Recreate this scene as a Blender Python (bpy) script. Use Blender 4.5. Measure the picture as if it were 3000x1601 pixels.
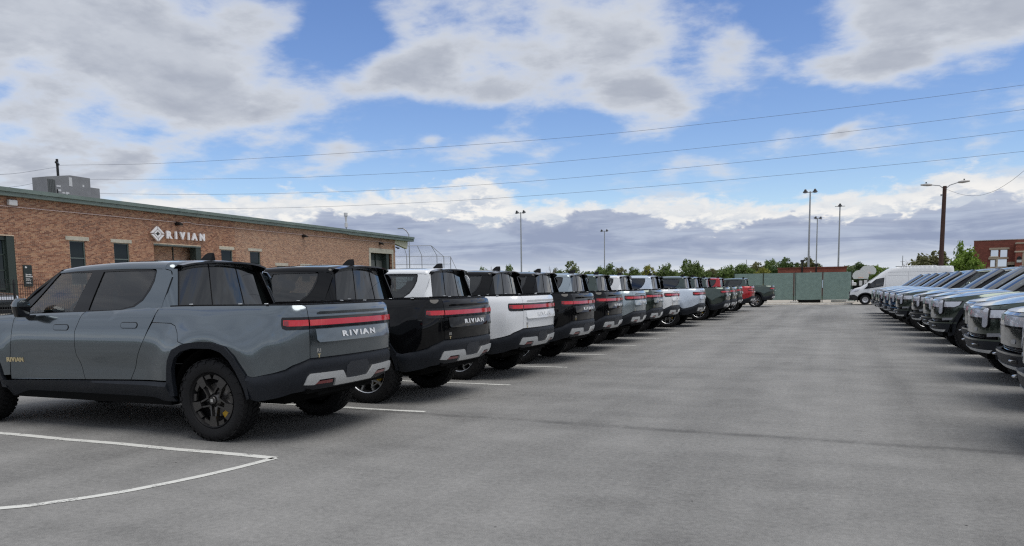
import bpy, math, random
from math import sin, cos, pi, sqrt, radians, atan2, hypot
from mathutils import Vector, Matrix, noise
from mathutils.geometry import delaunay_2d_cdt

random.seed(11)
scene = bpy.context.scene
COL = scene.collection
for _o in list(bpy.data.objects):
    bpy.data.objects.remove(_o, do_unlink=True)

# ------------------------------------------------------------------ camera
def make_camera():
    yaw, pitch, roll, h = 0.3997, 0.1025, -0.0145, 1.5386
    f = Vector((-sin(yaw) * cos(pitch), cos(yaw) * cos(pitch), -sin(pitch)))
    r0 = Vector((cos(yaw), sin(yaw), 0))
    u0 = r0.cross(f)
    r = cos(roll) * r0 + sin(roll) * u0
    u = -sin(roll) * r0 + cos(roll) * u0
    cam = bpy.data.cameras.new('camera')
    o = bpy.data.objects.new('camera', cam)
    COL.objects.link(o)
    m = Matrix((( r.x, u.x, -f.x, 0), (r.y, u.y, -f.y, 0), (r.z, u.z, -f.z, h), (0, 0, 0, 1)))
    o.matrix_world = m
    cam.sensor_width = 36
    cam.lens = 36 * 2256.0 / 3000
    cam.shift_y = (1074.0 - 800.5) / 3000
    cam.clip_start = 0.05
    cam.clip_end = 6000
    scene.camera = o
make_camera()

# ------------------------------------------------------------------ world, sun, exposure
SUN_EL, SUN_AZ = radians(69), radians(112)      # azimuth measured from the aisle direction (+Y) towards +X
class Graph:
    """small helper for math node graphs"""
    def __init__(s, tree): s.t = tree; s.n = tree.nodes; s.l = tree.links
    def node(s, typ, **kw):
        n = s.n.new(typ)
        for k, v in kw.items(): setattr(n, k, v)
        return n
    def put(s, sock, v):
        if isinstance(v, bpy.types.NodeSocket): s.l.new(v, sock)
        else: sock.default_value = v
    def m(s, op, a, b=None, c=None, clamp=False):
        n = s.n.new('ShaderNodeMath'); n.operation = op; n.use_clamp = clamp
        s.put(n.inputs[0], a)
        if b is not None: s.put(n.inputs[1], b)
        if c is not None: s.put(n.inputs[2], c)
        return n.outputs[0]
    def add(s, a, b): return s.m('ADD', a, b)
    def sub(s, a, b): return s.m('SUBTRACT', a, b)
    def mul(s, a, b): return s.m('MULTIPLY', a, b)
    def smooth(s, v, lo, hi, a=0., b=1.):
        n = s.n.new('ShaderNodeMapRange'); n.interpolation_type = 'SMOOTHSTEP'
        s.put(n.inputs[0], v); s.put(n.inputs[1], lo); s.put(n.inputs[2], hi); s.put(n.inputs[3], a); s.put(n.inputs[4], b)
        return n.outputs[0]
    def lin(s, v, lo, hi, a=0., b=1., clamp=True):
        n = s.n.new('ShaderNodeMapRange'); n.clamp = clamp
        s.put(n.inputs[0], v); s.put(n.inputs[1], lo); s.put(n.inputs[2], hi); s.put(n.inputs[3], a); s.put(n.inputs[4], b)
        return n.outputs[0]
    def xyz(s, x, y, z=0.):
        n = s.n.new('ShaderNodeCombineXYZ'); s.put(n.inputs[0], x); s.put(n.inputs[1], y); s.put(n.inputs[2], z); return n.outputs[0]
    def noise(s, vec, scale, detail=4., rough=.55, dist=0., lac=2.0):
        n = s.n.new('ShaderNodeTexNoise'); n.noise_dimensions = '3D'
        s.put(n.inputs['Vector'], vec); n.inputs['Scale'].default_value = scale; n.inputs['Detail'].default_value = detail
        n.inputs['Roughness'].default_value = rough; n.inputs['Distortion'].default_value = dist; n.inputs['Lacunarity'].default_value = lac
        return n.outputs['Fac']
    def mix(s, f, a, b):
        n = s.n.new('ShaderNodeMix'); n.data_type = 'RGBA'
        s.put(n.inputs[0], f); s.put(n.inputs[6], a); s.put(n.inputs[7], b); return n.outputs[2]
    def ramp(s, v, stops):
        n = s.n.new('ShaderNodeValToRGB'); s.put(n.inputs[0], v); e = n.color_ramp.elements
        while len(e) < len(stops): e.new(.5)
        for k, (p, c) in zip(e, stops): k.position = p; k.color = (*c, 1) if len(c) == 3 else c
        return n.outputs[0]
    def curve(s, v, pts, lo, hi):
        """float curve over [lo,hi]; pts in real units, output real units in [olo,ohi]"""
        ys = [p[1] for p in pts]; a, b = min(ys), max(ys)
        t = s.lin(v, lo, hi)
        n = s.n.new('ShaderNodeFloatCurve'); s.put(n.inputs['Value'], t)
        cm = n.mapping; c = cm.curves[0]
        for i, (x, y) in enumerate(pts):
            q = ((x - lo) / (hi - lo), (y - a) / (b - a))
            if i < 2: c.points[i].location = q
            else: c.points.new(*q)
        cm.update()
        return s.lin(n.outputs[0], 0., 1., a, b)

def blobs(g, az, el, lst):
    tot = None
    v = g.xyz(az, el)
    for (a, e, ra, re, rot, w) in lst:
        mp = g.n.new('ShaderNodeMapping'); mp.vector_type = 'TEXTURE'
        g.put(mp.inputs['Vector'], v)
        mp.inputs['Location'].default_value = (a, e, 0); mp.inputs['Rotation'].default_value = (0, 0, radians(rot)); mp.inputs['Scale'].default_value = (ra, re, 1)
        ln = g.n.new('ShaderNodeVectorMath'); ln.operation = 'LENGTH'; g.l.new(mp.outputs[0], ln.inputs[0])
        s = g.smooth(ln.outputs['Value'], 0.15, 1.25, w, 0.)
        tot = s if tot is None else g.add(tot, s)
    return tot

def make_world():
    w = bpy.data.worlds.new('World'); scene.world = w; w.use_nodes = True
    t = w.node_tree; t.nodes.clear(); g = Graph(t)
    sky = g.node('ShaderNodeTexSky'); sky.sky_type = 'NISHITA'; sky.sun_disc = False
    sky.sun_elevation = SUN_EL; sky.sun_rotation = SUN_AZ; sky.altitude = 300; sky.air_density = 1.0; sky.dust_density = 0.3; sky.ozone_density = 2.2
    tc = g.node('ShaderNodeTexCoord')
    sep = g.node('ShaderNodeSeparateXYZ'); t.links.new(tc.outputs['Generated'], sep.inputs[0])
    X, Y, Z = sep.outputs
    az = g.mul(g.m('ARCTAN2', X, Y), 57.2958)
    rad = g.m('SQRT', g.add(g.mul(X, X), g.mul(Y, Y)))
    el = g.mul(g.m('ARCTAN2', Z, rad), 57.2958)
    # cloud deck coordinates (flat layer seen in perspective)
    zz = g.add(g.m('MAXIMUM', Z, 0.), .19)
    px, py = g.m('DIVIDE', X, zz), g.m('DIVIDE', Y, zz)
    P = g.xyz(px, py, 0.)
    P2 = g.xyz(g.add(px, .05), g.add(py, -.10), .0)
    hp = g.node('ShaderNodeVectorMath', operation='NORMALIZE')
    D = tc.outputs['Generated']
    # ---- upper broken clouds
    n1 = g.noise(P, 1.7, 9., .58, .15)
    n2 = g.noise(P2, 1.7, 6., .58, .15)
    fine = g.noise(P, 7., 7., .60, .1)
    CL = [  # azimuth, elevation, radii, rotation, weight  (the cover the photograph shows, in degrees)
        (-50, 15.5, 13, 5.0, 4, .34), (-43.5, 13.4, 8, 3.2, -8, .26), (-54, 9.2, 8, 2.6, 0, .30), (-44.5, 11.2, 5.5, 1.6, -8, .14),
        (-28.5, 16.3, 5, 2.8, 20, .20), (-33.6, 14.4, 6, 1.6, 12, .20), (-26, 14.6, 5, 2.6, 0, .20), (-15.5, 16.6, 9, 4.2, 0, .36), (-13.2, 12.2, 4.5, 2.6, -25, .30),
        (-7.2, 15.6, 2.4, 2.0, 35, .16), (4.5, 14.8, 8, 2.8, 6, .26), (9, 17, 8, 4, 0, .3), (1.5, 17.2, 4.5, 1.8, 0, .22), (-38.5, 12.8, 5, 1.6, 10, .16), (-40, 17.8, 4, 2, 0, .22), (1.0, 13.0, 4, 1.1, 25, .14),
        (-35.4, 9.4, 3.0, 1.3, 12, .22), (-24.1, 10.0, 2.6, .9, 8, .17), (-21.0, 8.9, 2.6, .9, 30, .17), (-11.2, 8.2, 2.0, .7, 20, .13), (-.2, 9.8, 1.6, .6, 25, .19),
        (-47, 9.3, 4, 1.2, 25, .16), (-39.5, 10.2, 3.0, 1.0, 0, .15), (-28.4, 10.6, 1.0, .5, 10, .15), (8.7, 8.6, 2, .6, 10, .13), (-42.0, 8.4, 2.4, .7, 20, .12),
        (-34.6, 17.6, 3.2, 2.4, 0, -.30), (-3.4, 17.0, 3.4, 3.4, 30, -.14), (-27, 12.2, 6, 1.5, 0, -.26), (-5, 11.6, 6, 1.8, 0, -.20), (-20, 20, 2, 1, 0, .1)]
    cover = blobs(g, az, el, CL)
    inview = g.mul(g.smooth(az, -66., -58.), g.smooth(az, 12., 20., 1., 0.))
    inview = g.mul(inview, g.smooth(el, 19., 24., 1., 0.))
    base = g.lin(inview, 0., 1., .30, -.055)              # broken cover goes on all round
    n0 = g.noise(P, .42, 3., .5)
    den = g.add(g.add(g.mul(g.sub(n1, .5), 1.5), g.mul(g.sub(fine, .5), .42)), g.add(g.add(g.mul(cover, 1.02), g.mul(g.sub(n0, .5), .25)), base))
    alpha0 = g.smooth(den, -.10, .26)
    wisp = g.noise(g.xyz(g.mul(px, .7), g.mul(py, 1.0), 4.), 1.9, 8., .66, .8)
    alpha = g.m('MAXIMUM', alpha0, g.mul(g.smooth(g.add(wisp, g.mul(den, .25)), .50, .84), .34))
    thick = g.smooth(den, .05, .40)
    lit = g.lin(g.sub(n2, n1), -.07, .07, 0., 1.)
    shade = g.m('MULTIPLY', thick, g.lin(lit, 0., 1., 1.0, .60), clamp=True)
    c_white, c_grey = (7.9, 8.3, 9.0, 1), (4.5, 4.9, 5.8, 1)
    colA = g.mix(shade, c_white, c_grey)
    colA = g.mix(g.mul(g.smooth(fine, .35, .75), .28), colA, (6.9, 7.3, 8.0, 1))
    # ---- far cumulus bank above the horizon
    azs = g.mul(az, .062)
    q = g.xyz(azs, g.mul(el, .15), 0.)
    puff = g.noise(q, 5.5, 8., .60, .2)
    puff2 = g.noise(g.xyz(g.add(azs, .015), g.add(g.mul(el, .15), .06), 0.), 5.5, 6., .60, .2)
    edge = g.mul(g.sub(puff, .5), 4.6)
    topw = g.curve(az, [(-60, 5.6), (-52, 5.8), (-47, 6.6), (-39, 7.0), (-33, 7.0), (-25, 7.8), (-21.5, 6.4), (-16, 6.2), (-10, 6.4), (-5, 5.9), (-1, 6.2), (4, 6.4), (7.7, 7.1), (11, 6.6), (20, 6.4)], -60, 20)
    topg = g.curve(az, [(-60, 3.0), (-50, 3.2), (-40, 4.0), (-37, 4.9), (-33, 5.5), (-28, 5.2), (-22, 4.9), (-17, 5.3), (-11, 4.2), (-6.5, 4.0), (-3, 4.6), (1, 4.2), (4.5, 4.9), (8, 5.2), (11, 4.8), (20, 4.6)], -60, 20)
    hw = g.add(g.sub(topw, el), edge)
    aw = g.smooth(hw, -.1, .8)
    puffg = g.noise(g.xyz(azs, g.mul(el, .13), 3.7), 6.0, 8., .56, .3)
    hg = g.add(g.sub(topg, el), g.mul(g.sub(puffg, .5), 4.0))
    ag = g.smooth(hg, -.06, .34)
    wl = g.lin(g.sub(puff2, puff), -.06, .06, 0., 1.)
    colW = g.mix(wl, (10.2, 10.0, 9.7, 1), (6.2, 6.8, 7.8, 1))
    colW = g.mix(g.smooth(hw, 2.2, .4), colW, (9.0, 9.1, 9.2, 1))
    streak = g.noise(g.xyz(g.mul(az, .075), g.mul(el, .62), 1.3), 1.5, 7., .6, .6)
    colG = g.mix(g.smooth(g.add(g.mul(streak, .75), g.mul(puffg, .25)), .42, .64), (3.35, 3.95, 5.5, 1), (5.2, 5.9, 7.3, 1))
    colG = g.mix(g.smooth(hg, 0., 1.1, .35, 0.), colG, (6.6, 7.1, 8.2, 1))
    colH = g.mix(g.smooth(streak, .35, .6), (6.0, 6.7, 7.9, 1), (7.8, 8.2, 8.8, 1))
    colG = g.mix(g.smooth(el, 2.9, .9), colG, colH)
    skc = sky.outputs[0]
    # the blue as the photograph's tone curve gives it
    hs = g.node('ShaderNodeHueSaturation'); hs.inputs['Saturation'].default_value = 1.16; hs.inputs['Value'].default_value = 1.58; hs.inputs['Hue'].default_value = .512
    t.links.new(skc, hs.inputs['Color'])
    c = g.mix(alpha, hs.outputs[0], colA)
    c = g.mix(g.mul(aw, .97), c, colW)
    c = g.mix(ag, c, colG)
    low = g.smooth(el, 0., -1.5)
    c = g.mix(low, c, (2.2, 2.2, 2.2, 1))
    bg = g.node('ShaderNodeBackground'); t.links.new(c, bg.inputs[0]); bg.inputs[1].default_value = 0.073
    out = g.node('ShaderNodeOutputWorld'); t.links.new(bg.outputs[0], out.inputs[0])
    w.cycles.sampling_method = 'MANUAL'; w.cycles.sample_map_resolution = 1024
make_world()

sun = bpy.data.lights.new('sun', 'SUN'); sun.energy = 1.6; sun.angle = radians(42); sun.color = (1, .96, .9)
so = bpy.data.objects.new('sun', sun); COL.objects.link(so)
sd = Vector((sin(SUN_AZ) * cos(SUN_EL), cos(SUN_AZ) * cos(SUN_EL), sin(SUN_EL)))
so.rotation_euler = sd.to_track_quat('Z', 'Y').to_euler()
so.location = (0, 0, 50)
vs = scene.view_settings
vs.view_transform = 'Standard'; vs.look = 'None'; vs.exposure = 0.3; vs.gamma = 1; vs.use_curve_mapping = False
scene.render.engine = 'CYCLES'
scene.cycles.max_bounces = 8; scene.cycles.transparent_max_bounces = 16
scene.cycles.use_denoising = False
scene.cycles.pixel_filter_type = 'BLACKMAN_HARRIS'; scene.cycles.filter_width = 1.25
scene.cycles.sample_clamp_indirect = 4.0; scene.cycles.caustics_reflective = False; scene.cycles.caustics_refractive = False; scene.cycles.use_light_tree = False

# ------------------------------------------------------------------ materials
MATS = {}
def mat(name, col=(.5, .5, .5), rough=.5, metal=0., coat=0., spec=.5, emit=None, **kw):
    if name in MATS: return MATS[name]
    m = bpy.data.materials.new(name); m.use_nodes = True
    b = m.node_tree.nodes['Principled BSDF']
    b.inputs['Base Color'].default_value = (*col, 1); b.inputs['Roughness'].default_value = rough; b.inputs['Metallic'].default_value = metal
    b.inputs['Coat Weight'].default_value = coat; b.inputs['Coat Roughness'].default_value = .03
    b.inputs['Specular IOR Level'].default_value = spec
    m.diffuse_color = (*col, 1)
    MATS[name] = m
    return m
def ntex(m):
    return Graph(m.node_tree), m.node_tree.nodes['Principled BSDF']
def vary(m, scale, amt, detail=4, bump=0., rough=None, stretch=(1, 1, 1), coords='Object', dark=None):
    """noise tint round the base colour, with a little bump"""
    g, b = ntex(m)
    col = tuple(b.inputs['Base Color'].default_value)
    tc = g.node('ShaderNodeTexCoord'); mp = g.node('ShaderNodeMapping'); g.l.new(tc.outputs[coords], mp.inputs[0]); mp.inputs['Scale'].default_value = stretch
    n = g.noise(mp.outputs[0], scale, detail, .6)
    lo = tuple(max(0, c * (1 - amt)) for c in col[:3]) + (1,); hi = tuple(min(1, c * (1 + amt)) for c in col[:3]) + (1,)
    f = g.smooth(n, .3, .7)
    c = g.mix(f, dark if dark else lo, hi)
    g.l.new(c, b.inputs['Base Color'])
    if bump:
        bn = g.node('ShaderNodeBump'); bn.inputs['Strength'].default_value = bump; bn.inputs['Distance'].default_value = .01
        g.l.new(n, bn.inputs['Height']); g.l.new(bn.outputs[0], b.inputs['Normal'])
    if rough: g.l.new(g.lin(n, .3, .7, rough[0], rough[1]), b.inputs['Roughness'])
    return m
def glass_mat(name, tint, trans, rough=0.0, refl=1.0, k=1.35):
    if name in MATS: return MATS[name]
    m = bpy.data.materials.new(name); m.use_nodes = True; t = m.node_tree; t.nodes.clear(); g = Graph(t)
    tr = g.node('ShaderNodeBsdfTransparent'); tr.inputs[0].default_value = (*tint, 1)
    df = g.node('ShaderNodeBsdfPrincipled'); df.inputs['Base Color'].default_value = (.008, .010, .010, 1); df.inputs['Roughness'].default_value = .3; df.inputs['Specular IOR Level'].default_value = 0.
    mx = g.node('ShaderNodeMixShader'); mx.inputs[0].default_value = trans; t.links.new(df.outputs[0], mx.inputs[1]); t.links.new(tr.outputs[0], mx.inputs[2])
    gl = g.node('ShaderNodeBsdfGlossy'); gl.inputs['Roughness'].default_value = rough; gl.inputs[0].default_value = (refl, refl, refl, 1)
    fr = g.node('ShaderNodeFresnel'); geo = g.node('ShaderNodeNewGeometry'); g.put(fr.inputs[0], g.lin(geo.outputs['Backfacing'], 0., 1., 1.6, .625))
    m2 = g.node('ShaderNodeMixShader'); t.links.new(g.m('MULTIPLY', fr.outputs[0], k, clamp=True), m2.inputs[0]); t.links.new(mx.outputs[0], m2.inputs[1]); t.links.new(gl.outputs[0], m2.inputs[2])
    o = g.node('ShaderNodeOutputMaterial'); t.links.new(m2.outputs[0], o.inputs[0])
    MATS[name] = m; return m

# ------------------------------------------------------------------ mesh helpers
def smoothstep(x, a, b):
    t = min(1, max(0, (x - a) / (b - a))); return t * t * (3 - 2 * t)
def interp(x, tab):
    if x <= tab[0][0]: return tab[0][1]
    for (x0, y0), (x1, y1) in zip(tab, tab[1:]):
        if x <= x1: return y0 + (y1 - y0) * (x - x0) / (x1 - x0)
    return tab[-1][1]
def crom(tab, n=12):
    """Catmull-Rom resampling of a table of points (any dimension)"""
    P = [Vector(p) for p in tab]; P = [2 * P[0] - P[1]] + P + [2 * P[-1] - P[-2]]; out = []
    for i in range(1, len(P) - 2):
        p0, p1, p2, p3 = P[i - 1:i + 3]
        for k in range(n):
            t = k / n
            out.append(.5 * ((2 * p1) + (p2 - p0) * t + (2 * p0 - 5 * p1 + 4 * p2 - p3) * t * t + (3 * p1 - p0 - 3 * p2 + p3) * t ** 3))
    out.append(P[-2]); return out

class MB:
    def __init__(s): s.v = []; s.f = []; s.mi = []; s.cur = 0
    def add(s, verts, faces, M=None):
        b = len(s.v)
        s.v.extend([tuple(M @ Vector(v)) if M is not None else tuple(v) for v in verts])
        flip = M is not None and M.determinant() < 0
        for f in faces:
            f = [i + b for i in f]
            s.f.append(tuple(reversed(f)) if flip else tuple(f)); s.mi.append(s.cur)
        return s
    def box(s, x0, x1, y0, y1, z0, z1, M=None):
        v = [(x0, y0, z0), (x1, y0, z0), (x1, y1, z0), (x0, y1, z0), (x0, y0, z1), (x1, y0, z1), (x1, y1, z1), (x0, y1, z1)]
        return s.add(v, [(0, 3, 2, 1), (4, 5, 6, 7), (0, 1, 5, 4), (1, 2, 6, 5), (2, 3, 7, 6), (3, 0, 4, 7)], M)
    def rbox(s, x0, x1, y0, y1, z0, z1, r, M=None):
        """box with bevelled edges"""
        xs, ys, zs = (x0, x1), (y0, y1), (z0, z1); v = []; ix = {}
        for i in (0, 1):
            for j in (0, 1):
                for k in (0, 1):
                    for a in range(3):
                        p = [xs[i], ys[j], zs[k]]
                        for q, e in enumerate((i, j, k)):
                            if q != a: p[q] += r if e == 0 else -r
                        ix[i, j, k, a] = len(v); v.append(p)
        f = []
        def face(idx):
            c = sum((Vector(v[i]) for i in idx), Vector()) / len(idx); n = (Vector(v[idx[1]]) - Vector(v[idx[0]])).cross(Vector(v[idx[2]]) - Vector(v[idx[1]]))
            cc = Vector(((x0 + x1) / 2, (y0 + y1) / 2, (z0 + z1) / 2))
            f.append(idx if n.dot(c - cc) > 0 else idx[::-1])
        for a in range(3):
            b, c = [(1, 2), (0, 2), (0, 1)][a]
            for e in (0, 1):
                q = []
                for (m, n) in ((0, 0), (1, 0), (1, 1), (0, 1)):
                    t = [0, 0, 0]; t[a] = e; t[b] = m; t[c] = n; q.append(ix[(*t, a)])
                face(q)
        for a in range(3):      # edges
            b, c = [(1, 2), (0, 2), (0, 1)][a]
            for m in (0, 1):
                for n in (0, 1):
                    t0 = [0, 0, 0]; t0[b] = m; t0[c] = n; t1 = list(t0); t1[a] = 1
                    face([ix[(*t0, b)], ix[(*t1, b)], ix[(*t1, c)], ix[(*t0, c)]])
        for i in (0, 1):
            for j in (0, 1):
                for k in (0, 1): face([ix[i, j, k, 0], ix[i, j, k, 1], ix[i, j, k, 2]])
        return s.add(v, f, M)
    def tube(s, pts, r, n=8, caps=True, M=None):
        pts = [Vector(p) for p in pts]; rs = r if isinstance(r, (list, tuple)) else [r] * len(pts)
        v = []; f = []; prev = None
        for i, p in enumerate(pts):
            d = (pts[min(i + 1, len(pts) - 1)] - pts[max(i - 1, 0)]).normalized()
            if prev is None:
                a = Vector((0, 0, 1)) if abs(d.z) < .9 else Vector((1, 0, 0)); a = (a - d * a.dot(d)).normalized()
            else: a = (prev - d * prev.dot(d)).normalized()
            prev = a; b = d.cross(a)
            for k in range(n):
                t = 2 * pi * k / n; v.append(p + (a * cos(t) + b * sin(t)) * rs[i])
        for i in range(len(pts) - 1):
            for k in range(n):
                k2 = (k + 1) % n; f.append((i * n + k, i * n + k2, (i + 1) * n + k2, (i + 1) * n + k))
        if caps: f.append(tuple(range(n - 1, -1, -1))); f.append(tuple((len(pts) - 1) * n + k for k in range(n)))
        return s.add(v, f, M)
    def lathe(s, prof, n=32, axis='z', M=None, close=False, a0=0., a1=2 * pi):
        """prof: (radius, height) list"""
        v = []; f = []; full = abs(a1 - a0 - 2 * pi) < 1e-6; N = n if full else n + 1
        for (r, h) in prof:
            for k in range(N):
                t = a0 + (a1 - a0) * k / n; c, q = r * cos(t), r * sin(t)
                v.append((c, q, h) if axis == 'z' else ((c, h, q) if axis == 'y' else (h, c, q)))
        for i in range(len(prof) - 1):
            for k in range(n):
                k2 = (k + 1) % N; a = (i * N + k, i * N + k2, (i + 1) * N + k2, (i + 1) * N + k)
                f.append(a if axis != 'y' else a[::-1])
        return s.add(v, f, M)
    def prism(s, poly, h0, h1, M=None):
        """2D polygon (x,y), CCW, extruded along z"""
        A = sum(a[0] * b[1] - b[0] * a[1] for a, b in zip(poly, poly[1:] + poly[:1]))
        if A < 0: poly = poly[::-1]
        n = len(poly); v = [(x, y, h0) for x, y in poly] + [(x, y, h1) for x, y in poly]
        f = [tuple(range(n - 1, -1, -1)), tuple(range(n, 2 * n))] + [(i, (i + 1) % n, n + (i + 1) % n, n + i) for i in range(n)]
        return s.add(v, f, M)
    def mesh(s, name, mats, smooth=False, angle=35):
        me = bpy.data.meshes.new(name); me.from_pydata([tuple(v) for v in s.v], [], s.f)
        if not isinstance(mats, (list, tuple)): mats = [mats]
        for m in mats: me.materials.append(m)
        if any(s.mi): me.polygons.foreach_set('material_index', s.mi)
        if smooth:
            me.polygons.foreach_set('use_smooth', [True] * len(s.f))
            me.set_sharp_from_angle(angle=radians(angle))
        me.update(); return me
    def build(s, name, mats, parent=None, smooth=False, angle=35):
        return link(name, s.mesh(name, mats, smooth, angle), parent)

def link(name, me, parent=None, loc=None, rot=None, scl=None):
    o = bpy.data.objects.new(name, me)
    COL.objects.link(o)
    if parent: o.parent = parent
    if loc is not None: o.location = loc
    if rot is not None: o.rotation_euler = rot
    if scl is not None: o.scale = scl
    return o
def tag(o, label=None, cat=None, group=None, kind=None):
    if label: o['label'] = label
    if cat: o['category'] = cat
    if group: o['group'] = group
    if kind: o['kind'] = kind
    return o
def empty(name, loc=(0, 0, 0), rz=0., label=None, cat=None, group=None):
    o = bpy.data.objects.new(name, None); COL.objects.link(o); o.location = loc; o.rotation_euler = (0, 0, rz); o.empty_display_size = .2
    return tag(o, label, cat, group)
def kids(o): return [c for c in bpy.data.objects if c.parent is o]
def copy_tree(o, chl, parent=None):
    c = o.copy(); COL.objects.link(c); c.parent = parent
    for ch in chl.get(o.name, []): copy_tree(ch, chl, c)
    return c
def child_map():
    d = {}
    for o in bpy.data.objects:
        if o.parent: d.setdefault(o.parent.name, []).append(o)
    return d
def setpaint(o, m, chl=None):
    pass

def pip(x, y, poly):
    c = False; j = len(poly) - 1
    for i in range(len(poly)):
        xi, yi = poly[i]; xj, yj = poly[j]
        if (yi > y) != (yj > y) and x < (xj - xi) * (y - yi) / (yj - yi) + xi: c = not c
        j = i
    return c
def densify(poly, sp):
    out = []
    for a, b in zip(poly, poly[1:] + poly[:1]):
        n = max(1, int(math.ceil(hypot(b[0] - a[0], b[1] - a[1]) / sp)))
        out += [(a[0] + (b[0] - a[0]) * k / n, a[1] + (b[1] - a[1]) * k / n) for k in range(n)]
    return out
def inset(poly, d):
    A = sum(a[0] * b[1] - b[0] * a[1] for a, b in zip(poly, poly[1:] + poly[:1]))
    sg = 1 if A > 0 else -1; out = []; n = len(poly)
    for i in range(n):
        p, q, r = Vector(poly[i - 1]), Vector(poly[i]), Vector(poly[(i + 1) % n])
        e1, e2 = (q - p), (r - q)
        if e1.length < 1e-9 or e2.length < 1e-9: out.append(tuple(q)); continue
        e1.normalize(); e2.normalize()
        n1 = Vector((-e1.y, e1.x)) * sg; n2 = Vector((-e2.y, e2.x)) * sg
        m = n1 + n2
        if m.length < .2: out.append(tuple(q + n1 * d)); continue
        m.normalize(); k = d / max(.4, m.dot(n1)); out.append(tuple(q + m * k))
    return out
def panel(poly, S, sp=.06, gap=.003, d=0., rim=.02, holes=(), clampf=None, mirror=False, su=1., sv=1.):
    """patch of the surface S(u,v,d) bounded by poly in (u,v): returns an MB with a turned-in rim"""
    P = densify(poly, sp)
    if clampf: P = [clampf(p) for p in P]
    Q = []
    for p in P:
        if not Q or hypot(p[0] - Q[-1][0], p[1] - Q[-1][1]) > .004: Q.append(p)
    P = inset(Q, gap) if gap else Q
    H = [inset(densify(h, sp), -gap) if gap else densify(h, sp) for h in holes]
    verts = [Vector(p) for p in P]; edges = [(i, (i + 1) % len(P)) for i in range(len(P))]
    for h in H:
        b = len(verts); verts += [Vector(p) for p in h]; edges += [(b + i, b + (i + 1) % len(h)) for i in range(len(h))]
    x0, x1 = min(p[0] for p in P), max(p[0] for p in P); y0, y1 = min(p[1] for p in P), max(p[1] for p in P)
    nx, ny = int((x1 - x0) / sp) + 1, int((y1 - y0) / (sp * sv)) + 1
    allb = [tuple(v) for v in verts]
    for i in range(1, nx):
        for j in range(1, ny):
            x, y = x0 + (x1 - x0) * i / nx, y0 + (y1 - y0) * j / ny
            if pip(x, y, P) and not any(pip(x, y, h) for h in H) and min((x - q[0]) ** 2 + (y - q[1]) ** 2 for q in allb) > (sp * .45) ** 2:
                verts.append(Vector((x, y)))
    r = delaunay_2d_cdt(verts, edges, [], 0, 1e-6)
    V, F = r[0], r[2]; keep = []
    for f in F:
        c = (V[f[0]] + V[f[1]] + V[f[2]]) / 3
        if pip(c.x, c.y, P) and not any(pip(c.x, c.y, h) for h in H):
            a = (V[f[1]] - V[f[0]]).cross(V[f[2]] - V[f[0]]) if False else (V[f[1]].x - V[f[0]].x) * (V[f[2]].y - V[f[0]].y) - (V[f[1]].y - V[f[0]].y) * (V[f[2]].x - V[f[0]].x)
            keep.append(tuple(f) if a > 0 else tuple(reversed(f)))
    pts = [S(v.x, v.y, d) for v in V]
    cnt = {}
    for f in keep:
        for a, b in zip(f, f[1:] + f[:1]): cnt[(a, b)] = 1
    rimf = []; low = {}
    if rim:
        for (a, b) in list(cnt):
            if (b, a) not in cnt:
                for i in (a, b):
                    if i not in low: low[i] = len(pts); pts.append(S(V[i].x, V[i].y, d - rim))
                rimf.append((b, a, low[a], low[b]))
    used = sorted({i for f in keep + rimf for i in f}); mp = {i: k for k, i in enumerate(used)}
    mb = MB(); faces = [tuple(mp[i] for i in f) for f in keep + rimf]; pv = [pts[i] for i in used]
    # orientation: S's frame is left-handed when (du x dv) points inwards
    f = keep[len(keep) // 2]; n = (pts[f[1]] - pts[f[0]]).cross(pts[f[2]] - pts[f[0]])
    c = (V[f[0]] + V[f[1]] + V[f[2]]) / 3; o = S(c.x, c.y, .05) - S(c.x, c.y, 0)
    if n.dot(o) < 0: faces = [tuple(reversed(q)) for q in faces]
    mb.add(pv, faces)
    if mirror: mb.v = [(v[0], -v[1], v[2]) for v in mb.v]; mb.f = [tuple(reversed(q)) for q in mb.f]
    return mb
def both(mb):
    """add the mirror image (y -> -y)"""
    n = len(mb.v); mb.v += [(v[0], -v[1], v[2]) for v in mb.v]; mb.f += [tuple(i + n for i in reversed(q)) for q in mb.f]; mb.mi += mb.mi
    return mb
def text_mesh(s, size, ext=.004, bold=0., xs=1.0, space=1.0):
    """lettering as a flat raised mesh: x right, y up, z out; centred"""
    c = bpy.data.curves.new('lettering', 'FONT'); c.body = s; c.size = size; c.extrude = ext; c.offset = bold; c.align_x = 'CENTER'; c.align_y = 'CENTER'; c.resolution_u = 3; c.space_character = space
    o = bpy.data.objects.new('lettering', c); COL.objects.link(o)
    dg = bpy.context.evaluated_depsgraph_get(); me = bpy.data.meshes.new_from_object(o.evaluated_get(dg))
    mb = MB(); mb.v = [(v.co.x * xs, v.co.y, v.co.z) for v in me.vertices]; mb.f = [tuple(p.vertices) for p in me.polygons]; mb.mi = [0] * len(mb.f)
    bpy.data.objects.remove(o); bpy.data.meshes.remove(me); bpy.data.curves.remove(c)
    return mb
def xf(mb, M):
    mb.v = [tuple(M @ Vector(v)) for v in mb.v]; return mb
def frame(o, right, up):
    right, up = Vector(right).normalized(), Vector(up).normalized(); n = right.cross(up)
    return Matrix(((right.x, up.x, n.x, o[0]), (right.y, up.y, n.y, o[1]), (right.z, up.z, n.z, o[2]), (0, 0, 0, 1)))
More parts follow.
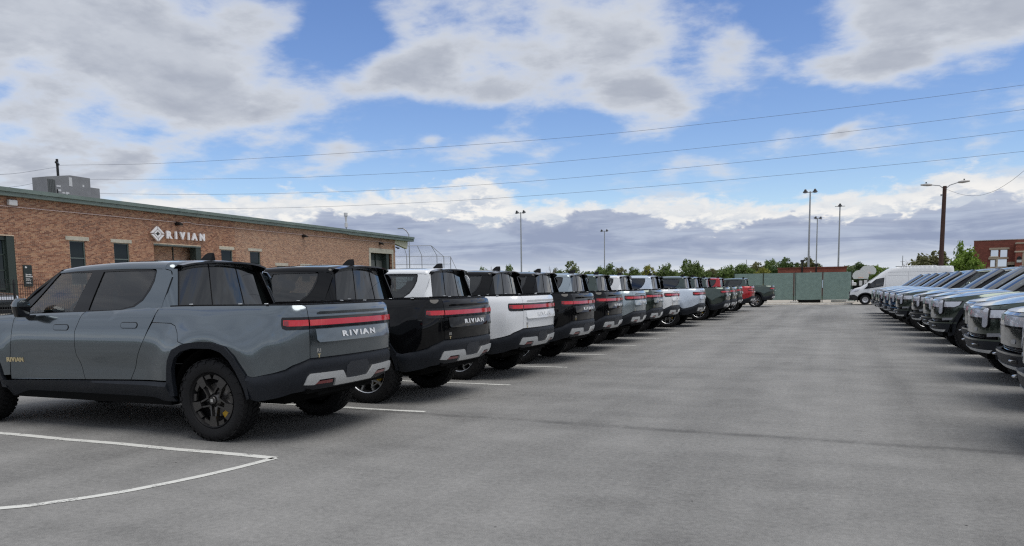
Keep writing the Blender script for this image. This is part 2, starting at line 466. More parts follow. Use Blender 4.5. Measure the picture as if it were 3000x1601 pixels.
# ------------------------------------------------------------------ pickup truck (local: x forward from the rear axle, y left, z up)
FX = 3.70                      # front axle
_pl = crom([(-1.165, -.0), (-1.157, .25), (-1.135, .5), (-1.093, .717), (-1.045, .82), (-.965, .90), (-.85, .955), (-.68, .98), (-.4, .985), (0, .985), (.8, .985), (2, .985), (3.2, .985), (3.6, .982), (3.85, .968), (4.04, .935), (4.20, .87), (4.33, .76), (4.42, .60), (4.475, .35), (4.495, 0)], 10)
_pl[0].y = 0; _pl[-1].y = 0
_ul = [0.]
for _a, _b in zip(_pl, _pl[1:]): _ul.append(_ul[-1] + (_b - _a).length)
_k0 = min(range(len(_pl)), key=lambda i: abs(_pl[i].x - 2) + (0 if _pl[i].y > .9 else 9)); _off = 2 - _ul[_k0] + (_pl[_k0].x - 2)
_ul = [u + _off for u in _ul]; URC, UFC = _ul[0], _ul[-1]
import bisect
def plan(u):
    s = 1
    if u > UFC: u = 2 * UFC - u; s = -1
    if u < URC: u = 2 * URC - u; s = -1
    i = min(max(bisect.bisect(_ul, u) - 1, 0), len(_ul) - 2)
    t = (u - _ul[i]) / (_ul[i + 1] - _ul[i]); p = _pl[i].lerp(_pl[i + 1], t)
    i0, i1 = max(i - 1, 0), min(i + 2, len(_pl) - 1)
    d = (_pl[i + 1] - _pl[i0]).lerp(_pl[i1] - _pl[i], t).normalized()
    return p.x, p.y * s, -d.y, d.x * s, u          # point, outward normal, folded u
def u_at(y, rear=True):
    """u of the plan curve where |y| is reached, at the rear or the front"""
    rng = range(len(_pl)) if rear else range(len(_pl) - 1, -1, -1)
    if y < 1e-6: return URC if rear else UFC
    last = None
    for i in rng:
        if _pl[i].y >= y:
            j = last; t = (y - _pl[j].y) / (_pl[i].y - _pl[j].y); return _ul[j] + (_ul[i] - _ul[j]) * t
        last = i
def ux(x):
    """u for a point of the flank at x"""
    i = min(range(len(_pl)), key=lambda k: abs(_pl[k].x - x) + (0 if _pl[k].y > .7 else 9)); return _ul[i] + (x - _pl[i].x if -0.7 < x < 3.7 else 0)
_zt = [(v.x, v.y) for v in crom([(-1.3, 1.395), (-.6, 1.395), (.3, 1.393), (.7, 1.385), (1.15, 1.365), (1.6, 1.345), (2.65, 1.318), (3.0, 1.306), (3.4, 1.28), (3.8, 1.235), (4.1, 1.195), (4.3, 1.165), (4.42, 1.15), (4.6, 1.145)], 6)]
def ztop(u): return interp(plan(u)[0], _zt)
_prof = [(v.x, v.y) for v in crom([(.1, -.15), (.30, -.10), (.45, -.068), (.60, -.044), (.76, -.022), (.90, -.005), (1.0, 0), (1.10, -.008), (1.19, -.024), (1.28, -.047), (1.34, -.066), (1.42, -.098)], 8)]
_profr = [(v.x, v.y) for v in crom([(.1, -.10), (.35, -.08), (.50, -.045), (.62, -.02), (.86, -.01), (1.05, 0), (1.2, -.004), (1.3, -.016), (1.42, -.04)], 8)]
_proff = [(v.x, v.y) for v in crom([(.1, -.22), (.30, -.12), (.42, -.05), (.62, -.015), (.80, 0), (.95, 0), (1.05, -.006), (1.12, -.018), (1.25, -.06)], 8)]
def boff(u, z):
    x, y, nx, ny, uf = plan(u)
    wr = smoothstep(-uf, .80, 1.15); wf = smoothstep(uf, 3.75, 4.35)
    o = interp(z, _prof) * (1 - wr) * (1 - wf) + interp(z, _profr) * wr + interp(z, _proff) * wf
    if wr + wf < 1:
        for cx in (0, FX):
            d = hypot(x - cx, (z - .45) * .95)
            o += .05 * math.exp(-((d - .60) / .17) ** 2) * (1 - max(wr, wf))
        o += -.022 * math.exp(-((z - .74) / .10) ** 2) * smoothstep(x, .7, 1.1) * (1 - smoothstep(x, 2.6, 2.95))   # the hollow low in the doors
    zt = ztop(u); r = .05; dz = z - (zt - r)
    if dz > 0: o -= r - sqrt(max(0, r * r - min(dz, r) ** 2))
    return o
def SB(u, z, d=0.):
    x, y, nx, ny, uf = plan(u); o = boff(u, z) + d
    return Vector((x + nx * o, y + ny * o, z))
def clampz(p): return (p[0], min(p[1], ztop(p[0]) - .001))
# cab section: q 0..1 flank, 1..2 cant rail, 2..3 roof to the centre line
_ze = [(v.x, v.y) for v in crom([(.4, 1.775), (.7, 1.785), (1.36, 1.80), (2.0, 1.79), (2.34, 1.772), (2.6, 1.74), (3.2, 1.6)], 5)]
_zr = [(v.x, v.y) for v in crom([(.4, 1.845), (.7, 1.862), (1.36, 1.876), (2.0, 1.858), (2.34, 1.825), (2.6, 1.78), (3.2, 1.64)], 5)]
def zb(x): return interp(x, _zt) - .012
def SC(x, q, d=0.):
    z0, ze, zr = zb(x), interp(x, _ze), interp(x, _zr)
    if q <= 1:
        t = q; y = .880 + (.755 - .880) * max(t, 0.) ** 1.12; z = z0 + (ze - z0) * t; ny, nz = .96, .27
    elif q <= 2:
        a = (q - 1) * pi / 2; y = .63 + .125 * cos(a) ** .9 if cos(a) > 1e-6 else .63; z = ze + (zr - ze) * sin(a); ny, nz = cos(a) + .05, sin(a)
    else:
        y = .63 * (3 - q); z = zr + .032 * (1 - (y / .63) ** 2); ny, nz = 0.1 * y, 1
    nx = 0.
    n = Vector((nx, ny, nz)).normalized()
    return Vector((x, y, z)) + n * d
def Q(x, z): return (z - zb(x)) / (interp(x, _ze) - zb(x))
def xz(l): return [(x, Q(x, z)) for x, z in l]
def xrear(q): return .66 + .075 * min(q, 1)

def make_paint(name, col, metal=.5, rough=.30):
    m = mat('paint_' + name, col, rough, metal, coat=1., spec=.25 if name != 'black' else 0.)
    if name == 'black': m.node_tree.nodes['Principled BSDF'].inputs['Coat IOR'].default_value = 1.38
    return m
PAINT = {
 'slate': make_paint('slate', (.150, .178, .198), .92, .17), 'black': make_paint('black', (.004, .0042, .005), 0., .5), 'white': make_paint('white', (.80, .82, .84), 0., .3),
 'silver': make_paint('silver', (.36, .42, .45), .7, .25), 'green': make_paint('green', (.062, .084, .072), .85, .18), 'red': make_paint('red', (.42, .012, .018), .2),
 'ice': make_paint('ice', (.56, .63, .72), .2, .3), 'blue': make_paint('blue', (.030, .12, .27), .8, .2), 'graphite': make_paint('graphite', (.080, .090, .092), .85, .18), 'navy': make_paint('navy', (.02, .045, .09), .8, .2)}
M_clad = vary(mat('cladding', (.015, .018, .024), .5, 0, spec=.25), 60, .15, bump=.04)
M_black = mat('gloss_black', (.005, .005, .006), .10, 0, coat=.25, spec=.4)
M_under = mat('underbody', (.006, .006, .006), .9, spec=.1)
M_trim = mat('satin_black', (.009, .009, .010), .5, spec=.2)
M_alu = mat('satin_silver', (.66, .68, .69), .42, .55)
M_chrome = mat('bright_metal', (.75, .75, .74), .18, 1.)
M_gold = mat('brass_letters', (.72, .60, .36), .4, .6)
M_rubber = mat('tyre_rubber', (.011, .011, .012), .7, spec=.25)
M_rimdark = mat('rim_dark', (.095, .092, .090), .25, .85)
M_rimbright = mat('rim_bright', (.62, .63, .64), .28, .9)
M_disc = mat('brake_steel', (.25, .24, .23), .35, .9)
M_caliper = mat('caliper_yellow', (.55, .33, .02), .4)
M_tail = mat('tail_lamp_red', (.56, .004, .016), .12, 0, coat=1.)
M_tailin = mat('tail_lamp_inner', (.22, .01, .016), .3, 0, coat=1.)
M_lamp = mat('lamp_lens', (.62, .64, .70), .15, .3, coat=1.)
M_lampin = mat('lamp_reflector', (.30, .32, .36), .25, .6, coat=1.)
M_glass = glass_mat('clear_tinted_glass', (.90, .97, .94), .995)
M_dark = glass_mat('privacy_glass', (.26, .29, .29), .38)
M_wind = glass_mat('windscreen_glass', (.55, .62, .60), .40, 0., 1., 1.0)
M_rearg = glass_mat('rear_glass', (.2, .22, .22), .12)
M_seat = mat('seat_vinyl', (.035, .035, .035), .6)
M_tag = mat('paper_tag', (.75, .78, .76), .6)
M_tagd = mat('dark_card', (.02, .05, .045), .5)
M_screw = mat('lens_orange', (.7, .2, .03), .3)

def arc_ring(cx, rear_pts):
    return [(cx + x, z) for x, z in rear_pts]
# arch outline, rear wheel, from the front foot (towards +x) over the top to the rear foot; dx from the axle
ARCH_O = [(.556, .61), (.53, .72), (.497, .83), (.42, .945), (.265, 1.008), (.06, 1.03), (-.112, 1.028), (-.281, .992), (-.381, .893), (-.44, .79), (-.50, .705)]
ARCH_I = [(.495, .45), (.485, .62), (.46, .75), (.40, .86), (.30, .93), (.16, .965), (-.10, .965), (-.22, .93), (-.31, .85), (-.37, .74), (-.44, .56), (-.46, .45)]
# front: mirrored, so that the steep leg faces the door
ARCH_FO = [(-.545, .59), (-.53, .72), (-.497, .83), (-.42, .945), (-.265, 1.008), (-.06, 1.03), (.112, 1.028), (.281, .992), (.381, .893), (.44, .79), (.50, .70)]
ARCH_FI = [(-.49, .45), (-.48, .62), (-.46, .75), (-.40, .86), (-.30, .93), (-.16, .965), (.10, .965), (.22, .93), (.31, .85), (.37, .74), (.42, .60), (.44, .45)]

def tyre_mesh():
    R = .433; mb = MB()
    prof = [(.285, -.105), (.30, -.125), (.335, -.137), (.37, -.139), (.398, -.130), (.416, -.116), (.424, -.10), (.424, .10), (.416, .116), (.398, .130), (.37, .139), (.335, .137), (.30, .125), (.285, .105)]
    mb.lathe(prof, 48, 'y')
    n = 44
    for k in range(n):
        a = 2 * pi * k / n
        for row, (y0, y1, ph) in enumerate([(-.126, -.072, 0), (-.062, -.008, .5), (.008, .062, .1), (.072, .126, .6)]):
            t = a + ph * 2 * pi / n; w = .30 * 2 * pi / n
            v = []
            sk = .10 * (1 if row in (1, 2) else .3) * (1 if row < 2 else -1)
            for (yy, s2) in ((y0, -1), (y1, 1)):
                for rr in (.418, .435 if 0 < row < 3 else .432):
                    for tt in (t - w + sk * s2 * .3, t + w + sk * s2 * .3):
                        q = rr - (.006 if abs(yy) > .12 and rr > .42 else 0)
                        v.append((q * cos(tt), yy, q * sin(tt)))
            mb.add(v, [(2, 3, 7, 6), (0, 2, 6, 4), (1, 5, 7, 3), (0, 1, 3, 2), (4, 6, 7, 5)])
        # shoulder lugs on the outer sidewall
        if k % 2 == 0:
            t = a; w = .32 * 2 * pi / n
            for s2 in (1, -1):
                v = []
                for (rr, yy) in ((.380, .1375), (.425, .118)):
                    for tt in (t - w, t + w): v.append((rr * cos(tt), (yy + .006) * s2, rr * sin(tt)))
                for (rr, yy) in ((.380, .130), (.425, .105)):
                    for tt in (t - w, t + w): v.append((rr * cos(tt), yy * s2, rr * sin(tt)))
                mb.add(v, [(0, 1, 3, 2), (0, 2, 6, 4), (1, 5, 7, 3), (2, 3, 7, 6), (0, 4, 5, 1)])
    return mb.mesh('tyre', M_rubber, True, 30)
def rim_common(mb):
    mb.lathe([(.268, -.11), (.262, -.02), (.262, .075), (.276, .095), (.286, .112), (.283, .120), (.272, .108), (.255, .07), (.248, -.08)], 40, 'y')
    mb.lathe([(.248, .0), (.20, -.01), (.12, -.01), (0.001, -.01)], 32, 'y')
def rim_dark_mesh():
    mb = MB(); mb.cur = 1; rim_common(mb); mb.cur = 0
    mb.lathe([(.001, .112), (.035, .112), (.042, .104), (.048, .085), (.075, .06), (.078, .0)], 24, 'y')
    for k in range(5):
        a = -pi / 2 + 2 * pi * k / 5
        M = Matrix.Rotation(-a, 4, 'Y')
        def pl(p, y0, y1):
            # p in (radial, tangential)
            n = len(p); v = [(r, y0, t) for r, t in p] + [(r, y1 - (.012 if r < .1 else 0), t) for r, t in p]
            A = sum(a_[0] * b_[1] - b_[0] * a_[1] for a_, b_ in zip(p, p[1:] + p[:1]))
            f = [tuple(range(n)), tuple(range(2 * n - 1, n - 1, -1))] + [(i, n + i, n + (i + 1) % n, (i + 1) % n) for i in range(n)]
            if A < 0: f = [q[::-1] for q in f]
            mb.add(v, f, M)
        pl([(.165, -.034), (.272, -.052), (.278, 0), (.272, .052), (.165, .034)], .06, .108)
        for s in (1, -1):
            pl([(.06, s * .034), (.06, s * .050), (.17, s * .034), (.17, s * .018)], .05, .100)
        # outer rim segments between the spokes
        for s in (-1, 1):
            pts = []
            for t in range(5): aa = s * (.22 + .30 * t / 4); pts.append((.268 * cos(aa), .268 * sin(aa)))
            for t in range(4, -1, -1): aa = s * (.26 + .32 * t / 4); pts.append((.225 * cos(aa), .225 * sin(aa)))
            pl(pts, .07, .095)
    return mb.mesh('rim', [M_rimdark, M_trim], False)
def rim_bright_mesh():
    mb = MB(); mb.cur = 1; rim_common(mb); mb.cur = 0
    mb.lathe([(.287, .113), (.284, .121), (.275, .113)], 40, 'y')
    mb.lathe([(.001, .105), (.035, .105), (.05, .09), (.065, .05)], 20, 'y')
    for k in range(5):
        a = pi / 2 + 2 * pi * k / 5; M = Matrix.Rotation(-a, 4, 'Y')
        def bar(p0, p1, w0, w1, y0, y1):
            (r0, t0), (r1, t1) = p0, p1; dx, dy = r1 - r0, t1 - t0; L = hypot(dx, dy); nx, ny = -dy / L, dx / L
            p = [(r0 - nx * w0, t0 - ny * w0), (r1 - nx * w1, t1 - ny * w1), (r1 + nx * w1, t1 + ny * w1), (r0 + nx * w0, t0 + ny * w0)]
            v = [(r, y0, t) for r, t in p] + [(r, y1, t) for r, t in p]
            f = [(0, 1, 2, 3), (7, 6, 5, 4)] + [(i, 4 + i, 4 + (i + 1) % 4, (i + 1) % 4) for i in range(4)]
            mb.add(v, f, M)
        bar((.05, 0), (.150, 0), .020, .015, .05, .10)
        for s in (1, -1):
            bar((.142, s * .004), (.205, s * .060), .012, .012, .06, .104)
            bar((.200, s * .058), (.276, s * .075), .012, .014, .06, .110)
        bar((.205, -.058), (.205, .058), .006, .006, .06, .10)
    return mb.mesh('rim', [M_rimbright, M_trim], False)

def capsule(cx, cz, w, h, n=8):
    """vertical (h>w) or horizontal capsule outline"""
    out = []
    if h >= w:
        r = w / 2
        for k in range(n + 1): a = pi * k / n; out.append((cx + r * cos(a), cz + h / 2 - r + r * sin(a)))
        for k in range(n + 1): a = pi + pi * k / n; out.append((cx + r * cos(a), cz - h / 2 + r + r * sin(a)))
    else:
        r = h / 2
        for k in range(n + 1): a = -pi / 2 + pi * k / n; out.append((cx + w / 2 - r + r * cos(a), cz + r * sin(a)))
        for k in range(n + 1): a = pi / 2 + pi * k / n; out.append((cx - w / 2 + r + r * cos(a), cz + r * sin(a)))
    return out

PAINTED = set()
def make_truck(rimmesh, tyre):
    root = empty('pickup_truck')
    P0 = PAINT['slate']
    def pt(name, mb, m, smooth=True, parent=root, angle=35):
        o = mb.build(name, m, parent, smooth, angle)
        if m is P0: PAINTED.add(o.name)
        return o
    US = u_at(.735)                          # tail seam on the rounded corner
    US2 = 2 * URC - US
    lower = [(-.577, .684), (-.805, .729), (-.93, .762), (-1.00, .80), (US + .0, .862)]
    # --- flank panels, both sides
    door_f = [(1.80, 1.40), (1.915, 1.12), (1.92, .86), (1.845, .58), (3.03, .548), (3.005, .80), (2.97, 1.0), (2.93, 1.40)]
    door_r = [(1.80, 1.40), (1.915, 1.12), (1.92, .86), (1.845, .58), (1.144, .60), (1.0, .844), (.862, 1.058), (.765, 1.25), (.70, 1.40)]
    gear = [(.765, 1.222), (.862, 1.058), (1.0, .844), (1.144, .60)] + [(x, z) for x, z in ARCH_O[:5]] + [(.345, 1.03), (.375, 1.12), (.43, 1.19), (.50, 1.215)]
    quarter = [(US, 1.42), (.70, 1.42), (.765, 1.222), (.50, 1.215), (.43, 1.19), (.375, 1.12), (.345, 1.03), (.265, 1.008)] + ARCH_O[5:] + lower
    fend = [(2.93, 1.40), (2.97, 1.0), (3.005, .80), (3.03, .60)] + [(FX + x, z) for x, z in ARCH_FO] + [(ux(4.24), .66), (ux(4.24), .97), (ux(4.24), 1.3)]
    for mir in (False, True):
        for nm, poly in (('front_door', door_f), ('rear_door', door_r), ('gear_tunnel_door', gear), ('bedside_panel', quarter), ('front_fender', fend)):
            o = pt(nm, panel(poly, SB, .055, .0035, 0, .02, clampf=clampz, mirror=mir), P0)
            if nm in ('front_door', 'rear_door'):
                hx, hz = (2.14, 1.163) if nm == 'front_door' else (1.095, 1.192)
                h = panel(capsule(hx, hz, .235, .055), SB, .05, 0, .006, .008, mirror=mir)
                hb = pt('handle', h, P0, parent=o)
                e = panel(capsule(hx, hz, .250, .068), SB, .05, 0, .0025, .004, mirror=mir); pt('handle_gap', e, M_trim, parent=o)
            if nm == 'front_door':
                t = text_mesh('RIVIAN', .085, .003, .003, 1.15, 1.08)
                s = -1 if mir else 1
                t.v = [tuple(SB(2.93 - s * v[0] * .74, .780 + v[1] * .80, .004 + v[2])) for v in t.v]
                if mir: t.v = [(v[0], -v[1], v[2]) for v in t.v]
                pt('lettering', t, M_gold, False, parent=o)
        # cladding
        ring = ARCH_O + list(reversed(ARCH_I)); ring = ARCH_O + [(-.50, .60), (-.50, .47)] + list(reversed(ARCH_I)) + [(.56, .45)]
        pt('wheel_arch', panel(ring, SB, .05, 0, .022, .05, mirror=mir), M_clad)
        ringf = [(FX + x, z) for x, z in ARCH_FO + [(.52, .60), (.50, .45)] + list(reversed(ARCH_FI)) + [(-.60, .45)]]
        pt('wheel_arch', panel(ringf, SB, .05, 0, .022, .05, mirror=mir), M_clad)
        rock = [(.56, .60), (1.144, .592), (1.85, .572), (FX - .55, .540), (FX - .57, .34), (1.85, .345), (.52, .385)]
        def SR(u, z, d=0.):
            b = interp(z, [(.3, -.07), (.40, -.025), (.48, .022), (.535, .048), (.56, .050), (.61, .0)]); return SB(u, z, d + b)
        pt('rocker_panel', panel(rock, SR, .045, .002, 0, .03, mirror=mir), M_clad)
        # light bar wrap at the front corner is built below
    # --- rear
    def ST(u, z, d=0.): return SB(u, z, d)
    tg = [(US2, .862), (US2, 1.42), (US, 1.42), (US, .862)]
    tail = pt('tailgate', panel(tg, ST, .055, .0035, 0, .02, clampf=clampz), P0)
    upi, upj = u_at(.66), 2 * URC - u_at(.66)
    def SP(u, z, d=0.):
        t = min(1, max(0, (z - 1.02) / .135)); return SB(u, z, d + .022 * (1 - t) + .002)
    pl_ = [(upj, 1.15), (upi, 1.15), (upi, 1.045), (upi - .03, 1.018), (upj + .03, 1.018), (upj, 1.045)]
    inl = pt('inlay', panel(pl_, SP, .05, 0, 0, .02), P0, parent=tail)
    def SU(u, z, d=0.):
        t = min(1, max(0, (z - 1.295) / .03)); return SB(u, z, d + .003 + .008 * t)
    pt('lip', panel([(upj + .04, 1.297), (upi - .04, 1.297), (upi - .04, 1.315), (upi - .07, 1.325), (upj + .07, 1.325), (upj + .04, 1.315)], SU, .05, 0, 0, .004), P0, parent=tail)
    t = text_mesh('RIVIAN', .095, .003, .004, 1.0, 1.45)
    # lettering follows the bowed tailgate
    sc = .60 / (max(v[0] for v in t.v) - min(v[0] for v in t.v))
    t.v = [tuple(SP(URC - v[0] * sc, 1.085 + v[1] * .80, .004 + v[2])) for v in t.v]; M_let = mat('letter_silver', (.80, .81, .82), .35, .3)   # u decreases to the truck's right
    # u = URC - x goes to the mirrored side (right, -y), which is the viewer's right from behind
    pt('lettering', t, M_let, False, parent=tail)
    for s_, z_, m_, sz, off_ in (('R1', .935, M_chrome, .052, 0), ('T', .882, M_gold, .05, 0)):
        b_ = text_mesh(s_, sz, .003, .002, 1.1, .95); b_.v = [tuple(SB(u_at(.625) - v[0], z_ + v[1], .003 + v[2])) for v in b_.v]; pt('badge', b_, m_, False, parent=tail)
    # tail lamp: bar across the gate and a corner lamp on each side
    pt('tail_lamp', panel([(US2 + .004, 1.158), (US2 + .004, 1.275), (US - .004, 1.275), (US - .004, 1.158)], SB, .06, 0, .004, .012), M_black, parent=tail)
    pt('tail_lens', panel([(US2 + .008, 1.188), (US2 + .008, 1.246), (US - .008, 1.246), (US - .008, 1.188)], SB, .06, 0, .010, .008), M_tail, parent=tail)
    for mir in (False, True):
        a = ux(-.905)
        o = pt('tail_lamp', panel([(US + .004, 1.275), (US + .004, 1.15), (a - .05, 1.15), (a - .012, 1.165), (a, 1.20), (a, 1.262), (a - .012, 1.275)], SB, .04, 0, .004, .012, mirror=mir), M_black)
        pt('tail_lens', panel([(US + .010, 1.248), (US + .010, 1.188), (a - .065, 1.188), (a - .022, 1.198), (a - .022, 1.248)], SB, .04, 0, .010, .008, mirror=mir), M_tail, parent=o)
        pt('tail_lens', panel([(a - .075, 1.240), (a - .075, 1.192), (a - .028, 1.202), (a - .028, 1.240)], SB, .04, 0, .013, .008, mirror=mir), M_tailin, parent=o)
    # rear bumper wraps the whole tail
    bl = [(-.50, .705)] + lower
    bot = [(US, .53), (-.98, .515), (-.80, .475), (-.60, .44), (-.50, .45)]
    mm = lambda l: [(2 * URC - u, z) for u, z in reversed(l)]
    def SBR(u, z, d=0.):
        uf = plan(u)[4]; w = smoothstep(-uf, .5, 1.05)
        top = interp(uf, [(US, .862), (-1.0, .80), (-.93, .762), (-.805, .729), (-.577, .684), (-.5, .705)]) if uf > US else .862
        dz = top - z; e = interp(dz, [(-.01, -.004), (.05, .030), (.07, .030), (.20, .008), (.40, -.05)]) - .022 * w - .03 * smoothstep(.62 - z, 0, .12) * w
        return SB(u, z, d + e)
    bp = pt('rear_bumper', panel(bl + mm(bl) + mm(bot) + bot, SBR, .055, 0, 0, .06), M_clad)
    def UY(y): return u_at(y) if y >= 0 else 2 * URC - u_at(-y)
    lic = [(.21, .735), (.15, .782), (-.15, .782), (-.21, .735), (-.20, .61), (.20, .61)]
    pt('plate_recess', panel([(UY(y), z) for y, z in lic][::-1], SBR, .05, 0, .004, .01), mat('plate_recess', (.030, .034, .042), .6), parent=bp)
    half = [(.735, .708), (.285, .703), (.20, .61), (0, .606), (0, .543), (.345, .547), (.385, .628), (.41, .638), (.615, .638), (.65, .60), (.672, .587), (.80, .598), (.765, .68)]
    trim = [(UY(y), z) for y, z in half]; trim2 = [(UY(-y), z) for y, z in reversed(half)]
    pt('bumper_trim', panel(trim[:4] + [(URC - (p[0] - URC), p[1]) for p in reversed(trim[:3])] + [(2 * URC - p[0], p[1]) for p in reversed(trim[5:])] + trim[5:], SBR, .05, 0, .022, .022), M_alu, parent=bp)
    for s in (1, -1):
        fg = [(UY(s * y), z) for y, z in [(.635, .622), (.41, .622), (.405, .588), (.650, .590)]]
        pt('reflector', panel(fg, SBR, .05, 0, .010, .01), M_tailin, parent=bp)
    # --- bed
    bed = MB(); pts = []
    us = [URC + (0.6 - URC) * k / 30 for k in range(31)]
    outer = [SB(u, ztop(u) - .0005) for u in us]
    ins = [Vector((p.x + (.05 if u < -.9 else 0), max(0, p.y - .06), p.z)) for p, u in zip(outer, us)]
    v = []; f = []
    for p, q in zip(outer, ins): v += [(p.x, p.y, p.z - .004), (p.x + .0, p.y, p.z + .010), (q.x, q.y, q.z + .010), (q.x, q.y, q.z - .08)]
    for i in range(len(us) - 1):
        for k in range(3): f.append((4 * i + k, 4 * i + 4 + k, 4 * i + 5 + k, 4 * i + 1 + k))
    v2 = [(x, y, z) for x, y, z in v]
    bed.add(v2, [q[::-1] for q in f]); both(bed); pt('bed_rail', bed, M_trim)
    bc = MB(); bc.prism([(-1.07, -.50), (-1.02, -.70), (-.90, -.80), (.62, -.84), (.62, .84), (-.90, .80), (-1.02, .70), (-1.07, .50)], 1.30, 1.335); pt('bed_cover', bc, M_trim, False)
    for s in (1, -1):
        for x in (-.35, .30, .42 - 1.1):
            td = MB(); td.rbox(x - .02, x + .02, s * .865 - .010, s * .865 + .010, 1.404, 1.414, .003); pt('tie_down', td, M_alu, False)
    # --- cab
    FG = xz([(2.86, 1.322), (2.365, 1.768), (1.835, 1.770), (2.05, 1.340)])
    FQ = xz([(2.93, 1.322), (2.885, 1.322), (2.70, 1.490), (2.72, 1.495)])
    RG = xz([(1.655, 1.772), (1.80, 1.350), (1.313, 1.362), (1.12, 1.40), (1.0, 1.475), (.93, 1.58), (.892, 1.68), (.885, 1.752), (.93, 1.770)])
    out = xz([(3.08, 1.306), (2.70, 1.585), (2.36, 1.785), (2.1, 1.792), (1.4, 1.797), (.93, 1.785), (.862, 1.765), (.866, 1.66), (.905, 1.56), (.985, 1.452), (1.10, 1.385), (1.30, 1.347), (1.9, 1.335), (2.5, 1.315)])
    surround = xz([(.862, 1.765), (.866, 1.66), (.905, 1.56), (.985, 1.452), (1.10, 1.385), (1.30, 1.352), (1.30, 1.340), (.70, 1.376), (.662, 1.53), (.625, 1.70), (.66, 1.765), (.75, 1.783), (.88, 1.790)])
    for mir in (False, True):
        pt('window_frame', panel(out, SC, .05, .002, 0., .02, holes=[FG, RG], mirror=mir, sv=2.2), M_black, angle=25)
        pt('window', panel(FG, SC, .08, -.004, -.010, 0, mirror=mir, sv=2.5), M_glass)
        pt('window', panel(RG, SC, .08, -.004, -.010, 0, mirror=mir, sv=2.5), M_dark)
        pt('door_frame', panel(surround, SC, .045, .003, 0, .02, mirror=mir, sv=2.2), P0)
        m_ = MB(); w0 = SC(2.80, Q(2.80, 1.33)); 
        s = -1 if mir else 1
        # mirror: painted cap over a black body, on a foot
        def lump(z0, z1, tp):
            b = MB(); N = 14; rows = []
            for j, t in enumerate([0, .12, .35, .65, .88, 1]):
                zz = z0 + (z1 - z0) * t; k = tp(t)
                for i in range(N):
                    a = 2 * pi * i / N; c, q = cos(a), sin(a)
                    ex = lambda w: (abs(w) ** .5) * (1 if w > 0 else -1)
                    b.v.append((2.640 + .060 * k[0] * ex(c) - .02 * q, s * (1.060 + .105 * k[1] * ex(q)), zz))
            for j in range(5):
                for i in range(N):
                    i2 = (i + 1) % N; qd = (j * N + i, j * N + i2, (j + 1) * N + i2, (j + 1) * N + i); b.f.append(qd if s > 0 else qd[::-1])
            b.f.append(tuple(range(N - 1, -1, -1)) if s > 0 else tuple(range(N))); b.f.append(tuple(range(5 * N, 6 * N)) if s > 0 else tuple(range(6 * N - 1, 5 * N - 1, -1))); b.mi = [0] * len(b.f); return b
        mo = pt('mirror', lump(1.285, 1.40, lambda t: (.72 + .26 * t ** .6, .78 + .22 * t ** .6)), M_black)
        pt('mirror_cap', lump(1.402, 1.492, lambda t: (1 - .52 * t ** 2.4, 1 - .45 * t ** 2.2)), P0, parent=mo)
        ft = MB(); ft.box(2.60, 2.78, min(s * .86, s * 1.02), max(s * .86, s * 1.02), 1.275, 1.30); pt('mirror_foot', ft, M_black, False, parent=mo)
    # roof with C pillars: one sheet
    rp = [(.742, .97), (.80, Q(.80, 1.792)), (1.4, Q(1.4, 1.80)), (2.1, Q(2.1, 1.796)), (2.36, Q(2.36, 1.788)), (2.37, 1.5), (2.40, 2.2), (2.43, 3.0), (.745, 3.0), (.742, 2)]
    roof = panel(rp, SC, .05, 0, 0, .0, sv=2.0)
    lq = [1 + 2 * k / 16 for k in range(17)]; v = []
    for q in lq:
        p = SC(.746, q, 0.)
        for (dx, dz, sc_) in ((0, 0, 1), (-.03, -.004, .992), (-.055, -.014, .978), (-.072, -.032, .955)): v.append((p.x + dx, p.y * sc_, p.z + dz))
    roof.add(v, [(i * 4 + k, (i + 1) * 4 + k, (i + 1) * 4 + k + 1, i * 4 + k + 1) for i in range(16) for k in range(3)])
    n = both(roof); pt('roof', roof, P0, angle=60)
    for mir in (False, True):
        NP = 10; v = []; f = []; qs = [k / 14 for k in range(15)]
        for q in qs:
            x1 = interp(q, [(0, .735), (.35, .700), (.5, .690), (.8, .690), (.93, .735), (1, .775)])
            e = SC(x1, q, 0.); a_ = Vector((.665, .765, 1.375)); b_ = Vector((.735, .635, 1.80)); t_ = min(1, max(0, (e.z - a_.z) / (b_.z - a_.z))); g0 = a_.lerp(b_, t_)
            F_ = Vector((g0.x - .075 * (1 - .45 * t_) - .012, g0.y + .012, e.z)); C_ = Vector((F_.x + .045, e.y + .004, e.z))
            for k in range(NP):
                u = k / (NP - 1); v.append(tuple(F_ * (1 - u) ** 2 + C_ * 2 * u * (1 - u) + e * u * u))
        for i in range(len(qs) - 1):
            for k in range(NP - 1): f.append((i * NP + k, (i + 1) * NP + k, (i + 1) * NP + k + 1, i * NP + k + 1))
        cm_ = MB(); cm_.add(v, f)
        if mir: cm_.v = [(a, -b, c) for a, b, c in cm_.v]; cm_.f = [q_[::-1] for q_ in cm_.f]
        pt('rear_pillar', cm_, P0, angle=60)
    rg = panel([(.98, 2.28), (2.26, 2.28), (2.30, 3.0), (.98, 3.0)], SC, .08, 0, .004, .006, sv=2); pt('roof_glass', both(rg), M_black)
    # C pillar filler behind the door seam
    # windscreen
    def SW(t, w, d=0.):
        # t 0 base .. 1 top ; w -1..1
        a = Vector((3.10, .868, 1.300)); m = Vector((2.70, .815, 1.585)); e = Vector((2.355, .735, 1.800))
        p = a.lerp(m, t * 2) if t < .5 else m.lerp(e, t * 2 - 1)
        y = p.y * w; b = (1 - w * w)
        return Vector((p.x + b * (.17 * (1 - t) + .075 * t), y, p.z + b * (.055 * t + .01))) + Vector((.52, 0, .85)) * d
    pt('windscreen', panel([(0, -1), (1, -1), (1, 1), (0, 1)], SW, .12, 0, 0, 0), M_wind)
    wf = MB()
